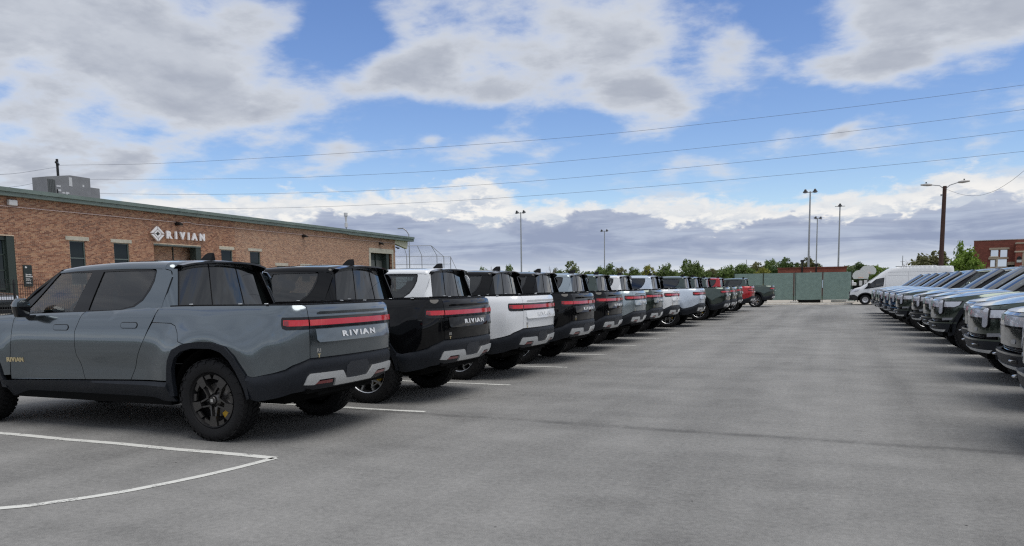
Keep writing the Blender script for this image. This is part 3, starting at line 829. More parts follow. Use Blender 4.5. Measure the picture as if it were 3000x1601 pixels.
    for s in (1, -1):
        wf.tube([SW(t / 6, s * .985) - Vector((0, 0, .008)) for t in range(7)], .022, 6)
    wf.tube([SW(1, w / 6) for w in range(-6, 7)], .014, 6); pt('windscreen_frame', wf, M_black)
    cw = panel([(-.10, -1), (.03, -1), (.03, 1), (-.10, 1)], lambda t, w, d=0.: SW(0, w, 0) + Vector((-t * 1.3, 0, t * .10 - .012 + d)), .1, 0, 0, 0); pt('cowl', cw, M_trim)
    # rear glass, slightly bowed, between the two corner fins
    def SG(t, w, d=0.):
        a = Vector((.665, .765, 1.375)); e = Vector((.735, .635, 1.80)); p = a.lerp(e, t)
        return Vector((p.x - .07 * (1 - w * w) - d, p.y * w, p.z + .03 * t * (1 - w * w)))
    pt('rear_window', panel([(0, -1), (1, -1), (1, 1), (0, 1)], SG, .1, 0, 0, 0), M_rearg)
    for w in (.33, -.33):
        mul_ = MB(); mul_.tube([SG(t / 4, w, .002) for t in range(5)], .006, 4); pt('window_seam', mul_, M_trim)
    for s in (1, -1):
        fn = MB(); A = [SG(t / 6, s) for t in range(7)]; v = []
        for i, p in enumerate(A):
            dpt = .075 * (1 - .45 * i / 6) + .015
            v += [(p.x + .02, p.y + s * .008, p.z), (p.x - dpt, p.y + s * .004, p.z), (p.x - dpt, p.y - s * .018, p.z), (p.x + .02, p.y - s * .018, p.z)]
        f = [(0, 3, 2, 1) if s > 0 else (0, 1, 2, 3), tuple(24 + i for i in ((0, 1, 2, 3) if s > 0 else (0, 3, 2, 1)))]
        for i in range(6):
            for k in range(4):
                q = (4 * i + k, 4 * i + (k + 1) % 4, 4 * i + 4 + (k + 1) % 4, 4 * i + 4 + k); f.append(q if s > 0 else q[::-1])
        fn.add(v, f); pt('rear_fin', fn, M_black, False)
    # spoiler over the rear glass
    sp = MB(); v = []; N = 16
    for i in range(N + 1):
        w = -1 + 2 * i / N; e = .14 * (1 - .45 * w * w) + .02; y = .655 * w; z = interp(.7, _zr) + .022 * (1 - w * w) - .030 * abs(w) ** 4; x = .775
        v += [(x, y, z + .006), (x - .08 - e, y * 1.0, z - .006), (x - .08 - e, y, z - .026), (x - .10, y * .98, z - .075 + .02 * (1 - w * w)), (x, y * .98, z - .05)]
    f = []
    for i in range(N):
        for k in range(5):
            f.append((5 * i + k, 5 * i + (k + 1) % 5, 5 * i + 5 + (k + 1) % 5, 5 * i + 5 + k))
    f += [(0, 4, 3, 2, 1), tuple(5 * N + k for k in (0, 1, 2, 3, 4))]
    sp.add(v, [q[::-1] for q in f]); pt('spoiler', sp, M_black, True, angle=40)
    bk = MB(); bk.box(.74, .80, -.70, .70, 1.765, 1.80); pt('roof_seal', bk, M_trim, False)
    # shark fin aerial
    fa = MB(); v = []
    for (x0, x1, w, z) in ((.80, 1.00, .038, 1.885), (.80, .985, .034, 1.905), (.795, .915, .016, 1.965), (.797, .875, .006, 1.985)):
        v += [(x0, -w, z), (x1, -w * .4, z), (x1, w * .4, z), (x0, w, z)]
    f = [(12, 13, 14, 15)]
    for i in range(3):
        for k in range(4): f.append((4 * i + k, 4 * i + (k + 1) % 4, 4 * i + 4 + (k + 1) % 4, 4 * i + 4 + k))
    fa.add(v, f); pt('aerial_fin', fa, M_trim, True)
    # --- hood and nose
    hb = []
    uh = [ux(3.02) + (UFC - ux(3.02)) * k / 34 for k in range(35)]
    for u in uh: p = SB(u, ztop(u) - .0005); hb.append((p.x, p.y))
    hb[-1] = (hb[-1][0], 0.0)
    def SH(x, y, d=0.):
        z = interp(x, _zt) + .055 * (1 - min(1, abs(y) / .88) ** 2) * smoothstep(4.50 - x, 0, .75) - .004 * 0
        if x > 4.1: z = min(z, 9)
        # the edge follows the flank: blend to the local top near the outline
        return Vector((x, y, z + d))
    hpoly = hb + [(x, -y) for x, y in reversed(hb[:-1])] + [(3.22, -.5), (3.26, 0), (3.22, .5)]
    pt('hood', panel(hpoly, SH, .075, 0, 0, .02), P0, angle=50)
    UF2 = 2 * UFC - ux(4.24)
    fas = [(ux(4.24), .975), (ux(4.24), .735), (u_at(.60, False), .735), (2 * UFC - u_at(.60, False), .735), (UF2, .735), (UF2, .975), (UF2, 1.30), (ux(4.24), 1.30)]
    fa_ = pt('front_fascia', panel(fas, SB, .055, .002, 0, .02, clampf=clampz), P0)
    # grille strip
    gl = pt('grille', panel([(ux(4.28), .73), (ux(4.28), .66), (2 * UFC - ux(4.28), .66), (2 * UFC - ux(4.28), .73)], SB, .08, 0, -.05, 0), M_trim)
    sl = MB()
    for z in (.675, .70, .722):
        for (u0, u1) in ((u_at(.62, False), 2 * UFC - u_at(.62, False)),):
            sl.tube([SB(u0 + (u1 - u0) * k / 12, z, -.035) for k in range(13)], .006, 4)
    pt('grille_bar', sl, M_black, True, parent=gl)
    fb = []
    bt = [(FX + .50, .70), (ux(4.24), .66)]; 
    lowf = [(FX + .44, .45), (FX + .47, .40), (ux(4.30), .36)]
    def SF(u, z, d=0.):
        uf = plan(u)[4]; w = smoothstep(uf, 4.2, 4.6); e = .020 + w * .030 * smoothstep(z, .46, .60) - .12 * smoothstep(.50 - z, 0, .14) * w
        return SB(u, z, d + e)
    mf = lambda l: [(2 * UFC - u, z) for u, z in reversed(l)]
    fbp = pt('front_bumper', panel(bt + mf(bt) + mf(lowf) + lowf, SF, .055, 0, 0, .06), M_clad)
    # fender foot between arch and fascia, painted lower lip
    sk = [(ux(4.30), .505), (UFC - .25, .505), (UFC + .25, .505), (2 * UFC - ux(4.30), .505), (2 * UFC - ux(4.34), .455), (ux(4.34), .455)]
    pt('skid_plate', panel(sk, SF, .05, 0, .012, .03), M_alu, parent=fbp)
    ch = panel([(ux(4.10), .665), (ux(4.10), .64), (2 * UFC - ux(4.10), .64), (2 * UFC - ux(4.10), .665)], SF, .06, 0, .004, .01); pt('bumper_lip', ch, P0, parent=fbp)
    for s in (1, -1):
        th = MB(); u = u_at(.52, False) if s > 0 else 2 * UFC - u_at(.52, False)
        c = SF(u, .58, .0); th.tube([(c.x - .02, c.y - s * .05, .58), (c.x + .035, c.y - s * .05, .58), (c.x + .045, c.y, .58), (c.x + .03, c.y + s * .05, .58), (c.x - .03, c.y + s * .05, .58)], .012, 6)
        pt('tow_hook', th, M_chrome, True, parent=fbp)
        pk = panel([(u - .08, .615), (u + .08, .615), (u + .07, .545), (u - .07, .545)], SF, .06, 0, .003, .004); pt('hook_pocket', pk, M_trim, parent=fbp)
    # lamps: bar, stadiums, corner lenses
    us_ = u_at(.70, False)
    hwid = .050
    lb = [(us_, 1.105), (us_, .972), (2 * UFC - us_, .972), (2 * UFC - us_, 1.105)]
    lbo = pt('light_bar', panel([(us_, 1.113), (us_, .960), (2 * UFC - us_, .960), (2 * UFC - us_, 1.113)], SB, .07, 0, .003, .01), M_black)
    pt('light_lens', panel([(us_, 1.100), (us_, .985), (2 * UFC - us_, .985), (2 * UFC - us_, 1.100)], SB, .07, 0, .009, .008), M_lamp, parent=lbo)
    for s in (1, -1):
        F = (lambda l: l) if s > 0 else (lambda l: [(2 * UFC - u, z) for u, z in l])
        tipx = ux(4.0)
        cl = pt('headlight', panel(F([(us_, 1.113), (us_, .960), (ux(4.14), .972), (ux(4.06), 1.02), (tipx, 1.108), (tipx - .01, 1.118)]), SB, .05, 0, .003, .01), M_black)
        pt('headlight_lens', panel(F([(us_ - .03, 1.100), (us_ - .03, .985), (ux(4.15), .988), (ux(4.08), 1.03), (tipx + .03, 1.103)]), SB, .05, 0, .009, .008), M_lamp, parent=cl)
        pt('stadium_lamp', panel(F(capsule(us_, .985, .125, .325)), SB, .03, 0, .022, .025), M_black, parent=cl)
        pt('stadium_lens', panel(F(capsule(us_, .985, .092, .290)), SB, .03, 0, .034, .014), M_lamp, parent=cl)
        fo = pt('fog_lamp', panel(F([(ux(4.36), .755), (ux(4.17), .765), (ux(4.20), .715), (ux(4.36), .70)]), SB, .04, 0, .006, .01), M_lampin)
        fo2 = pt('marker_lamp', panel(F(capsule((u_at(.42, False)), .80, .13, .052)), SB, .03, 0, .006, .006), M_lampin)
    # --- under side, wells, interior
    ub = MB(); ub.box(.62, FX - .62, -.90, .90, .34, .56); ub.box(-1.0, -.62, -.70, .70, .50, .80); ub.box(-.62, .62, -.58, .58, .36, .95); ub.box(FX - .62, FX + .62, -.58, .58, .36, 1.0); ub.box(FX + .45, 4.25, -.7, .7, .40, .70); ub.box(-.62, -.98, -.5, .5, .46, .6)
    pt('underbody', ub, M_under, False)
    for cx in (0, FX):
        for s in (1, -1):
            ww = MB(); pr2 = [(r, y * s) for r, y in ([(.02, .585), (.53, .585), (.535, .93)])]
            m_ = MB(); m_.lathe(pr2, 24, 'y', a0=0, a1=pi); ww.add([(v[0] + cx, v[1], v[2] + .43) for v in m_.v], m_.f); pt('wheel_well', ww, M_under, False)
    it = MB(); it.box(.70, 3.1, -.84, .84, .98, 1.02); it.box(.68, .72, -.74, .74, .98, 1.37); pt('cabin_floor', it, M_seat, False)
    ds = MB(); ds.rbox(2.62, 3.12, -.80, .80, 1.05, 1.30, .04); pt('dashboard', ds, M_seat, False)
    for (sx, sy) in ((1.72, .38), (1.72, -.38)):
        st = MB(); st.rbox(sx, sx + .50, sy - .25, sy + .25, 1.02, 1.12, .04); st.rbox(sx - .10, sx + .06, sy - .23, sy + .23, 1.05, 1.50, .05); st.rbox(sx - .08, sx + .02, sy - .13, sy + .13, 1.53, 1.68, .04); pt('seat', st, M_seat, False)
    rs = MB(); rs.rbox(.80, 1.30, -.68, .68, 1.02, 1.12, .04); rs.rbox(.76, .90, -.68, .68, 1.05, 1.44, .05)
    for sy in (.42, -.42): rs.rbox(.80, .88, sy - .11, sy + .11, 1.47, 1.58, .03)
    pt('rear_seat', rs, M_seat, False)
    sw = MB(); Rr = .185; c = Vector((2.47, .38, 1.27)); ax = Matrix.Rotation(radians(-68), 3, 'Y')
    ring_ = [c + ax @ Vector((Rr * cos(a), Rr * sin(a), 0)) for a in [2 * pi * k / 20 for k in range(21)]]
    sw.tube(ring_, .017, 6, False); sw.tube([c + ax @ Vector((-Rr, 0, 0)), c + ax @ Vector((Rr, 0, 0))], .02, 6); sw.tube([c, c + Vector((.25, 0, -.08))], .03, 6); pt('steering_wheel', sw, M_seat, True)
    for s in (1, -1):
        tg_ = MB(); tg_.box(1.44, 1.50, s * .79 - .003, s * .79 + .003, 1.44, 1.56); pt('paper_tag', tg_, M_tag, False)
    tg_ = MB(); tg_.box(2.30, 2.345, -.815, -.809, 1.38, 1.50); pt('paper_tag', tg_, M_tag, False)
    tg_ = MB(); tg_.box(2.14, 2.26, -.815, -.809, 1.36, 1.49); pt('window_card', tg_, M_tagd, False)
    # --- wheels
    for cx in (0, FX):
        for s in (1, -1):
            w = link('wheel', tyre, root, (cx, s * .845, .425), (0, 0, 0 if s > 0 else pi))
            link('rim', rimmesh, w)
            link('brake_disc', DISC, w); 
            link('brake_caliper', CALI, w, rot=(0, 0, 0))
            link('hub_cap', HUB, w)
    return root
def small_wheel_parts():
    d = MB(); d.lathe([(.06, .012), (.175, .012), (.175, -.005), (.06, -.005)], 32, 'y'); D = d.mesh('brake_disc', M_disc)
    c = MB()
    for k in range(5):
        a = radians(28 + 7 * k); c.box(-.022, .022, .0, .045, .150, .205, Matrix.Rotation(pi / 2 - a + pi, 4, 'Y') @ Matrix.Translation((0, 0, 0)))
    C = c.mesh('brake_caliper', M_caliper)
    h = MB(); h.box(-.016, .016, .100, .116, -.016, .016, Matrix.Rotation(0, 4, 'Y')); H = h.mesh('hub_cap', M_chrome)
    return D, C, H
DISC, CALI, HUB = small_wheel_parts()
TYRE, RIM_D, RIM_B = tyre_mesh(), rim_dark_mesh(), rim_bright_mesh()
truck = make_truck(RIM_B, TYRE)
for n_ in PAINTED:
    o_ = bpy.data.objects[n_]; sl_ = o_.material_slots[0]; m_ = sl_.material; sl_.link = 'OBJECT'; sl_.material = m_
# ------------------------------------------------------------------ ground
def asphalt_mat():
    m = mat('asphalt', (.16, .16, .157), .88, spec=.35)
    g, b = ntex(m)
    geo = g.node('ShaderNodeNewGeometry'); P = geo.outputs['Position']
    sp = g.node('ShaderNodeSeparateXYZ'); g.l.new(P, sp.inputs[0]); X, Y = sp.outputs[0], sp.outputs[1]
    fine = g.noise(P, 130, 2, .7); mid = g.noise(P, 22, 4, .65)
    big = g.noise(g.xyz(g.mul(X, .8), g.mul(Y, .28)), .55, 5, .55, .4)
    blot = g.noise(P, 1.6, 6, .6, .3)
    lane = g.noise(g.xyz(g.mul(X, 1.), g.mul(Y, .035), 2.), 1.7, 3, .5)
    cross = g.noise(g.xyz(g.mul(X, .12), g.mul(Y, 1.4), 5.), 1.0, 4, .6, .2)
    v = g.add(g.mul(g.sub(fine, .5), .80), g.mul(g.sub(mid, .5), .50))
    v = g.add(v, g.mul(g.sub(big, .5), .50)); v = g.add(v, g.mul(g.sub(blot, .5), .32)); v = g.add(v, g.mul(g.sub(lane, .5), .34)); v = g.add(v, g.mul(g.sub(cross, .5), .30))
    # paving joint across the aisle: a darker rolled strip
    yj = g.add(g.add(8.03, g.mul(X, -.045)), g.mul(g.sub(g.noise(P, .9, 3, .5), .5), .12))
    dj = g.m('ABSOLUTE', g.sub(Y, yj)); v = g.sub(v, g.mul(g.smooth(dj, .0, .14, 1., 0.), g.lin(g.noise(P, 3., 3), .35, .6, .04, .20)))
    dj2 = g.m('ABSOLUTE', g.sub(X, g.add(.9, g.mul(g.sub(g.noise(g.xyz(0., Y), .3, 2), .5), .5)))); v = g.sub(v, g.mul(g.smooth(dj2, .0, .05, 1., 0.), .02))
    # small cracks and specks
    vo = g.node('ShaderNodeTexVoronoi'); vo.feature = 'F1'; g.l.new(P, vo.inputs['Vector']); vo.inputs['Scale'].default_value = 1.7
    v = g.sub(v, g.mul(g.smooth(vo.outputs['Distance'], .012, .022, 1., 0.), .7))
    f = g.lin(v, -.75, .75, 0., 1.)
    sp_ = g.noise(P, .9, 5., .65); v2 = g.smooth(sp_, .66, .74, 0., .16); f = g.sub(f, v2)
    c = g.ramp(f, [(0., (.035, .035, .034)), (.36, (.142, .140, .136)), (.5, (.228, .225, .217)), (.66, (.325, .319, .307)), (1., (.52, .51, .49))])
    g.l.new(c, b.inputs['Base Color'])
    bn = g.node('ShaderNodeBump'); bn.inputs['Strength'].default_value = .55; bn.inputs['Distance'].default_value = .012
    g.l.new(g.add(fine, g.mul(mid, .6)), bn.inputs['Height']); g.l.new(bn.outputs[0], b.inputs['Normal'])
    return m
M_asph = asphalt_mat()
def sheet(name, poly, z, m, kind='structure'):
    mb = MB(); mb.add([(x, y, z) for x, y in poly], [tuple(range(len(poly)))]); o = mb.build(name, m)
    o['kind'] = kind; return o
M_conc = vary(mat('concrete', (.42, .38, .32), .85), 3, .18, 6, bump=.2)
M_kerb = vary(mat('kerb_concrete', (.60, .58, .54), .8), 5, .12, 5, bump=.2)
M_dirt = vary(mat('dry_ground', (.17, .15, .09), .95), .4, .4, 6)
M_grass = vary(mat('field_grass', (.06, .085, .03), .95), .15, .35, 6)
g_ = sheet('ground', [(-1500, -400), (1500, -400), (1500, 3000), (-1500, 3000)], -.06, M_grass)
sheet('parking_lot', [(-60, -30), (60, -30), (60, 58.4), (-60, 58.4)], 0., M_asph)
kb = MB(); kb.rbox(-14, .98, 58.42, 58.62, -.05, .11, .02); o = kb.build('kerb', M_kerb); o['kind'] = 'structure'
o = MB().box(-16, 20, 58.0, 75, -.10, .004).build('concrete_pad', M_conc); o['kind'] = 'structure'
o = MB().box(-37.5, -25.2, 4, 60, -.05, .36).build('raised_pavement', M_conc); o['kind'] = 'structure'

# painted lines
M_line = mat('line_paint', (.66, .66, .62), .7)
def line_mat():
    g, b = ntex(M_line); geo = g.node('ShaderNodeNewGeometry'); P = geo.outputs['Position']
    n = g.noise(P, 45, 5, .75); n2 = g.noise(P, 5, 4, .6)
    w = g.smooth(g.add(n, g.mul(g.sub(n2, .5), .9)), .56, .70)
    c = g.mix(w, (.68, .68, .64, 1), (.25, .25, .24, 1)); g.l.new(c, b.inputs['Base Color'])
line_mat()
XL, Y0, XR, Y1, BW = -4.717, 5.597, 2.446, 15.358, 2.749
def strip(pts, w):
    """flat ribbon along a polyline with slightly uneven edges"""
    P = [Vector(p) for p in pts]; mb = MB(); v = []
    for i, p in enumerate(P):
        d = (P[min(i + 1, len(P) - 1)] - P[max(i - 1, 0)]).normalized(); n = Vector((-d.y, d.x))
        a, b = random.uniform(-.003, .003), random.uniform(-.003, .003)
        v += [(p.x + n.x * (w / 2 + a), p.y + n.y * (w / 2 + a), .004), (p.x - n.x * (w / 2 + b), p.y - n.y * (w / 2 + b), .004)]
    mb.add(v, [(2 * i, 2 * i + 1, 2 * i + 3, 2 * i + 2) for i in range(len(P) - 1)]); return mb
def bay_line(x0, x1, y):
    n = 14
    o = strip([(x0 + (x1 - x0) * k / n, y + .012 * sin(k * 1.7 + y)) for k in range(n + 1)], .10).build('bay_line', M_line)
    o['kind'] = 'structure'; return o
bay_line(XL - .02, XL - 5.6, Y0 - .02)
for i in range(1, 19): bay_line(XL, XL - 5.6, Y0 + BW * i)
for i in range(-3, 16): bay_line(XR, XR + 5.6, Y1 + BW * i)
arc = crom([(-6.4, 2.9), (-5.54, 3.56), (-5.31, 3.82), (-5.08, 4.2), (-4.90, 4.71), (-4.80, 5.15), (-4.74, 5.58)], 6)
o = strip([(p.x, p.y) for p in arc], .085).build('corner_line', M_line); o['kind'] = 'structure'

# ------------------------------------------------------------------ pickups
CH = child_map()
PAINTSET = set(PAINTED)
def paint_tree(root, chl_root, m):
    stack = [root]
    while stack:
        o = stack.pop()
        for c in KID.get(o.name, []): stack.append(c)
        if o.name in NEWPAINT: o.material_slots[0].material = m
NEWPAINT = set(PAINTED); KID = {}
def dup_truck(x, y, rz, paint, label, group, rim=None, z=0.):
    def rec(o, parent):
        c = o.copy(); COL.objects.link(c); c.parent = parent
        if o.name in PAINTSET: c.material_slots[0].material = paint
        if rim is not None and o.name.startswith('rim') and c.data is RIM_B: c.data = rim
        for ch in CH.get(o.name, []): rec(ch, c)
        return c
    r = rec(truck, None); r.location = (x, y, z); r.rotation_euler = (0, 0, rz + (random.uniform(-.008, .008) if label[:10] != 'slate grey' else 0))
    r['label'] = label; r['category'] = 'pickup truck'; r['group'] = group; return r
GL, GR = 'pickups parked with their tails to the aisle', 'pickups parked with their noses to the aisle'
LEFT = [(1, .0, 'slate', 'slate grey pickup with dark wheels and brass door lettering, nearest of all'),
 (2, .05, 'black', 'black pickup parked between the slate grey pickup and the first white one'),
 (3, .07, 'white', 'white pickup with its tail between two black pickups, nearest white one'),
 (4, .01, 'black', 'black pickup parked just past the nearest white pickup, second black one'),
 (5, -.10, 'black', 'black pickup beside the light silver pickup, third and farthest black one'),
 (6, -.14, 'silver', 'light silver grey pickup between the farthest black pickup and a dark green one'),
 (7, -.24, 'green', 'dark green pickup between the light silver pickup and a white one'),
 (8, -.23, 'white', 'white pickup standing just past the dark green pickup, second white one'),
 (9, .21, 'ice', 'pale bluish white pickup whose tail sticks out past its neighbours'),
 (10, -.24, 'graphite', 'graphite pickup mostly hidden behind the pale bluish white pickup'),
 (11, .43, 'green', 'dark green pickup with large rear door window beyond the graphite pickup'),
 (12, .39, 'green', 'dark green pickup second in the run of four green ones before the red pickup'),
 (13, .05, 'green', 'dark green pickup set back and mostly hidden, third of the four before the red one'),
 (14, .06, 'green', 'dark green pickup directly before the red pickup'),
 (15, .42, 'red', 'red pickup, the only red one, near the far end of the row'),
 (18, .93, 'green', 'grey green pickup standing alone past the red one by the green fence')]
for i, d, c, lab in LEFT:
    dup_truck(-5.89 + d, Y0 + BW * (i - .5), pi, PAINT[c], lab, GL, RIM_D if i == 1 else None)
RIGHT = [(-2, 1.66, 'green', 'green pickup of which only the bumper tip shows at the edge of the view'),
 (-1, 1.93, 'graphite', 'graphite pickup with its stadium headlamp cut by the frame, before the first full green nose'),
 (0, 1.93, 'green', 'dark green pickup with clear stadium headlamp just beyond the graphite pickup cut by the frame'),
 (1, 2.23, 'green', 'green pickup set back between two green pickups, only its lamp corner showing'),
 (2, 1.94, 'green', 'dark green pickup showing its whole flank corner and pointed headlamp'),
 (3, 2.03, 'green', 'dark green pickup overlapped by the one with the pointed headlamp'),
 (4, 1.98, 'graphite', 'graphite grey pickup standing two places nearer than the first blue pickup'),
 (5, 1.74, 'green', 'green pickup next to the first blue pickup'),
 (6, 1.69, 'blue', 'blue pickup with bright blue front panel, nearer of the two blue ones'),
 (7, 1.65, 'blue', 'blue pickup behind the nearer blue one, narrower in view'),
 (8, 1.58, 'navy', 'navy pickup just past the two blue pickups'),
 (9, 1.60, 'green', 'green pickup between the navy pickup and the slate one at the row end'),
 (10, 1.53, 'slate', 'slate blue pickup at the far end of the nose-out row beside the white van')]
for i, nx, c, lab in RIGHT:
    dup_truck(nx + 4.495, Y1 + BW * (i - .5), pi, PAINT[c], lab, GR)
dup_truck(-31.5, 17.95, 0, PAINT['graphite'], 'dark pickup facing out behind the black picket fence near the brick building', 'pickups behind the picket fence', z=.36)
# the prototype itself leaves the scene
def drop(o):
    for c in CH.get(o.name, []): drop(c)
    bpy.data.objects.remove(o, do_unlink=True)
drop(truck)

# ------------------------------------------------------------------ white van (local: x backwards from the front wheel, z up)
M_van = mat('van_white', (.78, .80, .82), .32, 0, coat=.6)
M_vanclad = mat('van_cladding', (.018, .019, .021), .6)
def make_van():
    r = empty('delivery_van', (1.74, 58.4, 0), 0, 'white high-roof delivery van at the far end of the nose-out row', 'van')
    sil = crom([(-.86, .32), (-.985, .50), (-.965, .68), (-.93, .86), (-.85, 1.00), (-.62, 1.125), (-.2, 1.27), (.24, 1.58), (.67, 1.90), (1.06, 2.20), (1.42, 2.40), (1.74, 2.485), (2.2, 2.51), (3.4, 2.52), (5.0, 2.50), (5.16, 2.43), (5.21, 2.1), (5.25, 1.2), (5.25, .42)], 6)
    sp = [(p.x, p.y) for p in sil]
    def topz(x): return max([sp[i][1] + (sp[i + 1][1] - sp[i][1]) * (x - sp[i][0]) / (sp[i + 1][0] - sp[i][0]) for i in range(len(sp) - 1) if (sp[i][0] - x) * (sp[i + 1][0] - x) <= 0 and sp[i][0] != sp[i + 1][0]] or [.5])
    def wid(x, z): return .98 - .12 * smoothstep(z, 1.2, 2.6) - .10 * smoothstep(-x, .3, 1.0) - .05 * smoothstep(.7 - z, 0, .5)
    def dist(x, z): return min(hypot(x - a, z - b) for a, b in sp)
    def S(x, z, d=0.):
        e = min(1, dist(x, z) / .16); return Vector((x, -(wid(x, z) - .09 * (1 - e) ** 2 + d), z))
    arch = [(.50 * cos(a), .32 + .46 * sin(a)) for a in [pi * k / 14 for k in range(15)]]
    arch2 = [(3.75 + x, z) for x, z in arch]
    poly = sp + list((x, z) for x, z in arch2) + list(arch)
    poly = sp + [(4.25, .36)] + arch2[1:-1] + [(3.25, .34), (.50, .34)] + arch[1:-1] + [(-.50, .34)]
    for mir in (False, True):
        pb = panel(poly, S, .11, 0, 0, 0, mirror=mir); pb.build('side_panel', M_van, r, True, 40)
        wn = [(-.12, 1.05), (.62, 1.72), (1.12, 1.82), (1.13, 1.78), (1.08, 1.25), (.6, 1.16)]
        wf = panel(wn, S, .1, 0, .006, .01, mirror=mir).build('window', M_black, r, True)
        panel([(-.02, 1.09), (.52, 1.56), (.55, 1.20)], S, .1, 0, .012, .006, mirror=mir).build('pane', M_dark, wf)
        panel([(.60, 1.20), (.58, 1.63), (.68, 1.70), (1.08, 1.77), (1.04, 1.29)], S, .1, 0, .012, .006, mirror=mir).build('pane', M_dark, wf)
        panel([(-.99, .33), (-.99, .66), (-.70, .70), (-.52, .60), (-.46, .34)], lambda x, z, d=0.: S(x, z, d), .08, 0, .010, .01, mirror=mir).build('bumper', M_vanclad, r, True)
        rg = [(.56 * cos(a), .32 + .52 * sin(a)) for a in [pi * k / 14 for k in range(15)]] + list(reversed(arch))
        panel(rg, S, .08, 0, .012, .02, mirror=mir).build('wheel_arch', M_vanclad, r, True)
        panel([(.56, .34), (.56, .44), (3.2, .44), (3.2, .34)], S, .2, 0, .01, .01, mirror=mir).build('sill', M_vanclad, r)
        panel([(-.90, 1.03), (-.72, 1.07), (-.34, 1.09), (-.50, .90), (-.88, .88)], S, .05, 0, .008, .01, mirror=mir).build('headlight', M_lamp, r)
        for z in (1.95, 2.17):
            panel([(1.35, z - .008), (1.35, z + .008), (5.0, z + .008), (5.0, z - .008)], S, .3, 0, .004, .004, mirror=mir).build('body_crease', mat('van_crease', (.45, .46, .48), .5), r)
        for x in (1.20, 2.55):
            panel([(x - .006, .5), (x - .006, 2.2), (x + .006, 2.2), (x + .006, .5)], S, .3, 0, .003, .003, mirror=mir).build('door_gap', mat('van_gap', (.25, .25, .26), .6), r)
    top = MB(); n = 8; v = []
    for (x, z) in sp:
        w = wid(x, z) - .09
        for k in range(n + 1):
            y = -w + 2 * w * k / n; nz = .03 * (1 - (y / w) ** 2)
            v.append((x - (nz if x < 0 else -0) , y, z + (nz if z > 2.3 else 0)))
    f = [(i * (n + 1) + k, (i + 1) * (n + 1) + k, (i + 1) * (n + 1) + k + 1, i * (n + 1) + k + 1) for i in range(len(sp) - 1) for k in range(n)]
    top.add(v, [q[::-1] for q in f]); top.build('roof', M_van, r, True, 50)
    ws = MB(); v = []
    seg = [p for p in sp if 1.34 < p[1] < 2.02 and p[0] < 1]
    for (x, z) in seg:
        w = wid(x, z) - .085
        for k in range(5): v.append((x - .012, -w + 2 * w * k / 4, z + .012))
    ws.add(v, [(i * 5 + k, i * 5 + k + 1, i * 5 + 6 + k, i * 5 + 5 + k) for i in range(len(seg) - 1) for k in range(4)]); ws.build('windscreen', M_wind, r, True)
    gb = MB(); gb.rbox(-1.0, -.90, -.55, .55, .66, .90, .02); gb.build('grille', M_vanclad, r)
    rk = MB(); rk.rbox(1.85, 4.2, -.68, .68, 2.54, 2.575, .01); rk.build('roof_rack', M_van, r)
    ub = MB(); ub.box(-.8, 5.2, -.75, .75, .30, 1.3); ub.build('underbody', M_under, r)
    ty = MB(); ty.lathe([(.20, -.1), (.32, -.11), (.345, -.08), (.345, .08), (.32, .11), (.20, .10)], 28, 'y'); TY = ty.mesh('tyre', M_rubber, True)
    rm = MB(); rm.lathe([(.001, .06), (.06, .06), (.065, .03), (.10, .04), (.155, .09), (.185, .095), (.205, .07), (.21, .10)], 28, 'y'); RM = rm.mesh('rim', mat('steel_rim', (.55, .55, .56), .4, .6), True)
    for x in (0, 3.75):
        for s in (1, -1):
            w = link('wheel', TY, r, (x, s * .80, .34), (0, 0, 0 if s > 0 else pi)); link('rim', RM, w)
    for s in (1, -1):
        mm_ = MB(); mm_.rbox(.12, .30, s * 1.02 - .10, s * 1.02 + .10, 1.18, 1.48, .04); mm_.build('mirror', M_vanclad, r)
    return r
make_van()

# ------------------------------------------------------------------ brick service building
BP0 = Vector((-36.89, 24.58, 0)); BE = Vector((-.05757, .99834, 0)); BN = Vector((BE.y, -BE.x, 0))
BRZ = atan2(BE.y, BE.x)
CO, BRK = .0677, .203
def brick_nodes(g, masked):
    geo = g.node('ShaderNodeNewGeometry'); P = geo.outputs['Position']
    v1 = g.node('ShaderNodeVectorMath', operation='SUBTRACT'); g.l.new(P, v1.inputs[0]); v1.inputs[1].default_value = BP0
    dt = g.node('ShaderNodeVectorMath', operation='DOT_PRODUCT'); g.l.new(v1.outputs[0], dt.inputs[0]); dt.inputs[1].default_value = BE
    s = dt.outputs['Value']; sp = g.node('ShaderNodeSeparateXYZ'); g.l.new(P, sp.inputs[0]); z = sp.outputs[2]
    rz = g.m('DIVIDE', z, CO); row = g.m('FLOOR', rz); fz = g.m('FRACT', rz)
    hd = g.m('COMPARE', g.m('FLOORED_MODULO', row, 6.), 0., .1)
    pitch = g.sub(BRK, g.mul(hd, BRK / 2))
    off = g.mul(g.m('FLOORED_MODULO', row, 2.), .5)
    c0 = g.add(g.m('DIVIDE', g.add(s, 50.), pitch), off); col = g.m('FLOOR', c0); fx = g.m('FRACT', c0)
    wn = g.node('ShaderNodeTexWhiteNoise'); wn.noise_dimensions = '2D'; g.l.new(g.xyz(col, row), wn.inputs['Vector'])
    r = wn.outputs['Value']
    big = g.noise(P, .35, 4, .6); fin = g.noise(P, 25, 3, .6)
    val = g.add(g.mul(r, .72), g.add(g.mul(g.sub(big, .5), .35), g.mul(fin, .28)))
    bc = g.ramp(val, [(.05, (.14, .060, .042)), (.28, (.22, .096, .060)), (.48, (.31, .143, .086)), (.68, (.38, .190, .115)), (.95, (.46, .28, .17))])
    mx = g.m('MULTIPLY', g.m('GREATER_THAN', fx, g.m('DIVIDE', .012, pitch)), g.m('GREATER_THAN', fz, .23))
    return bc, mx, P, big, fin
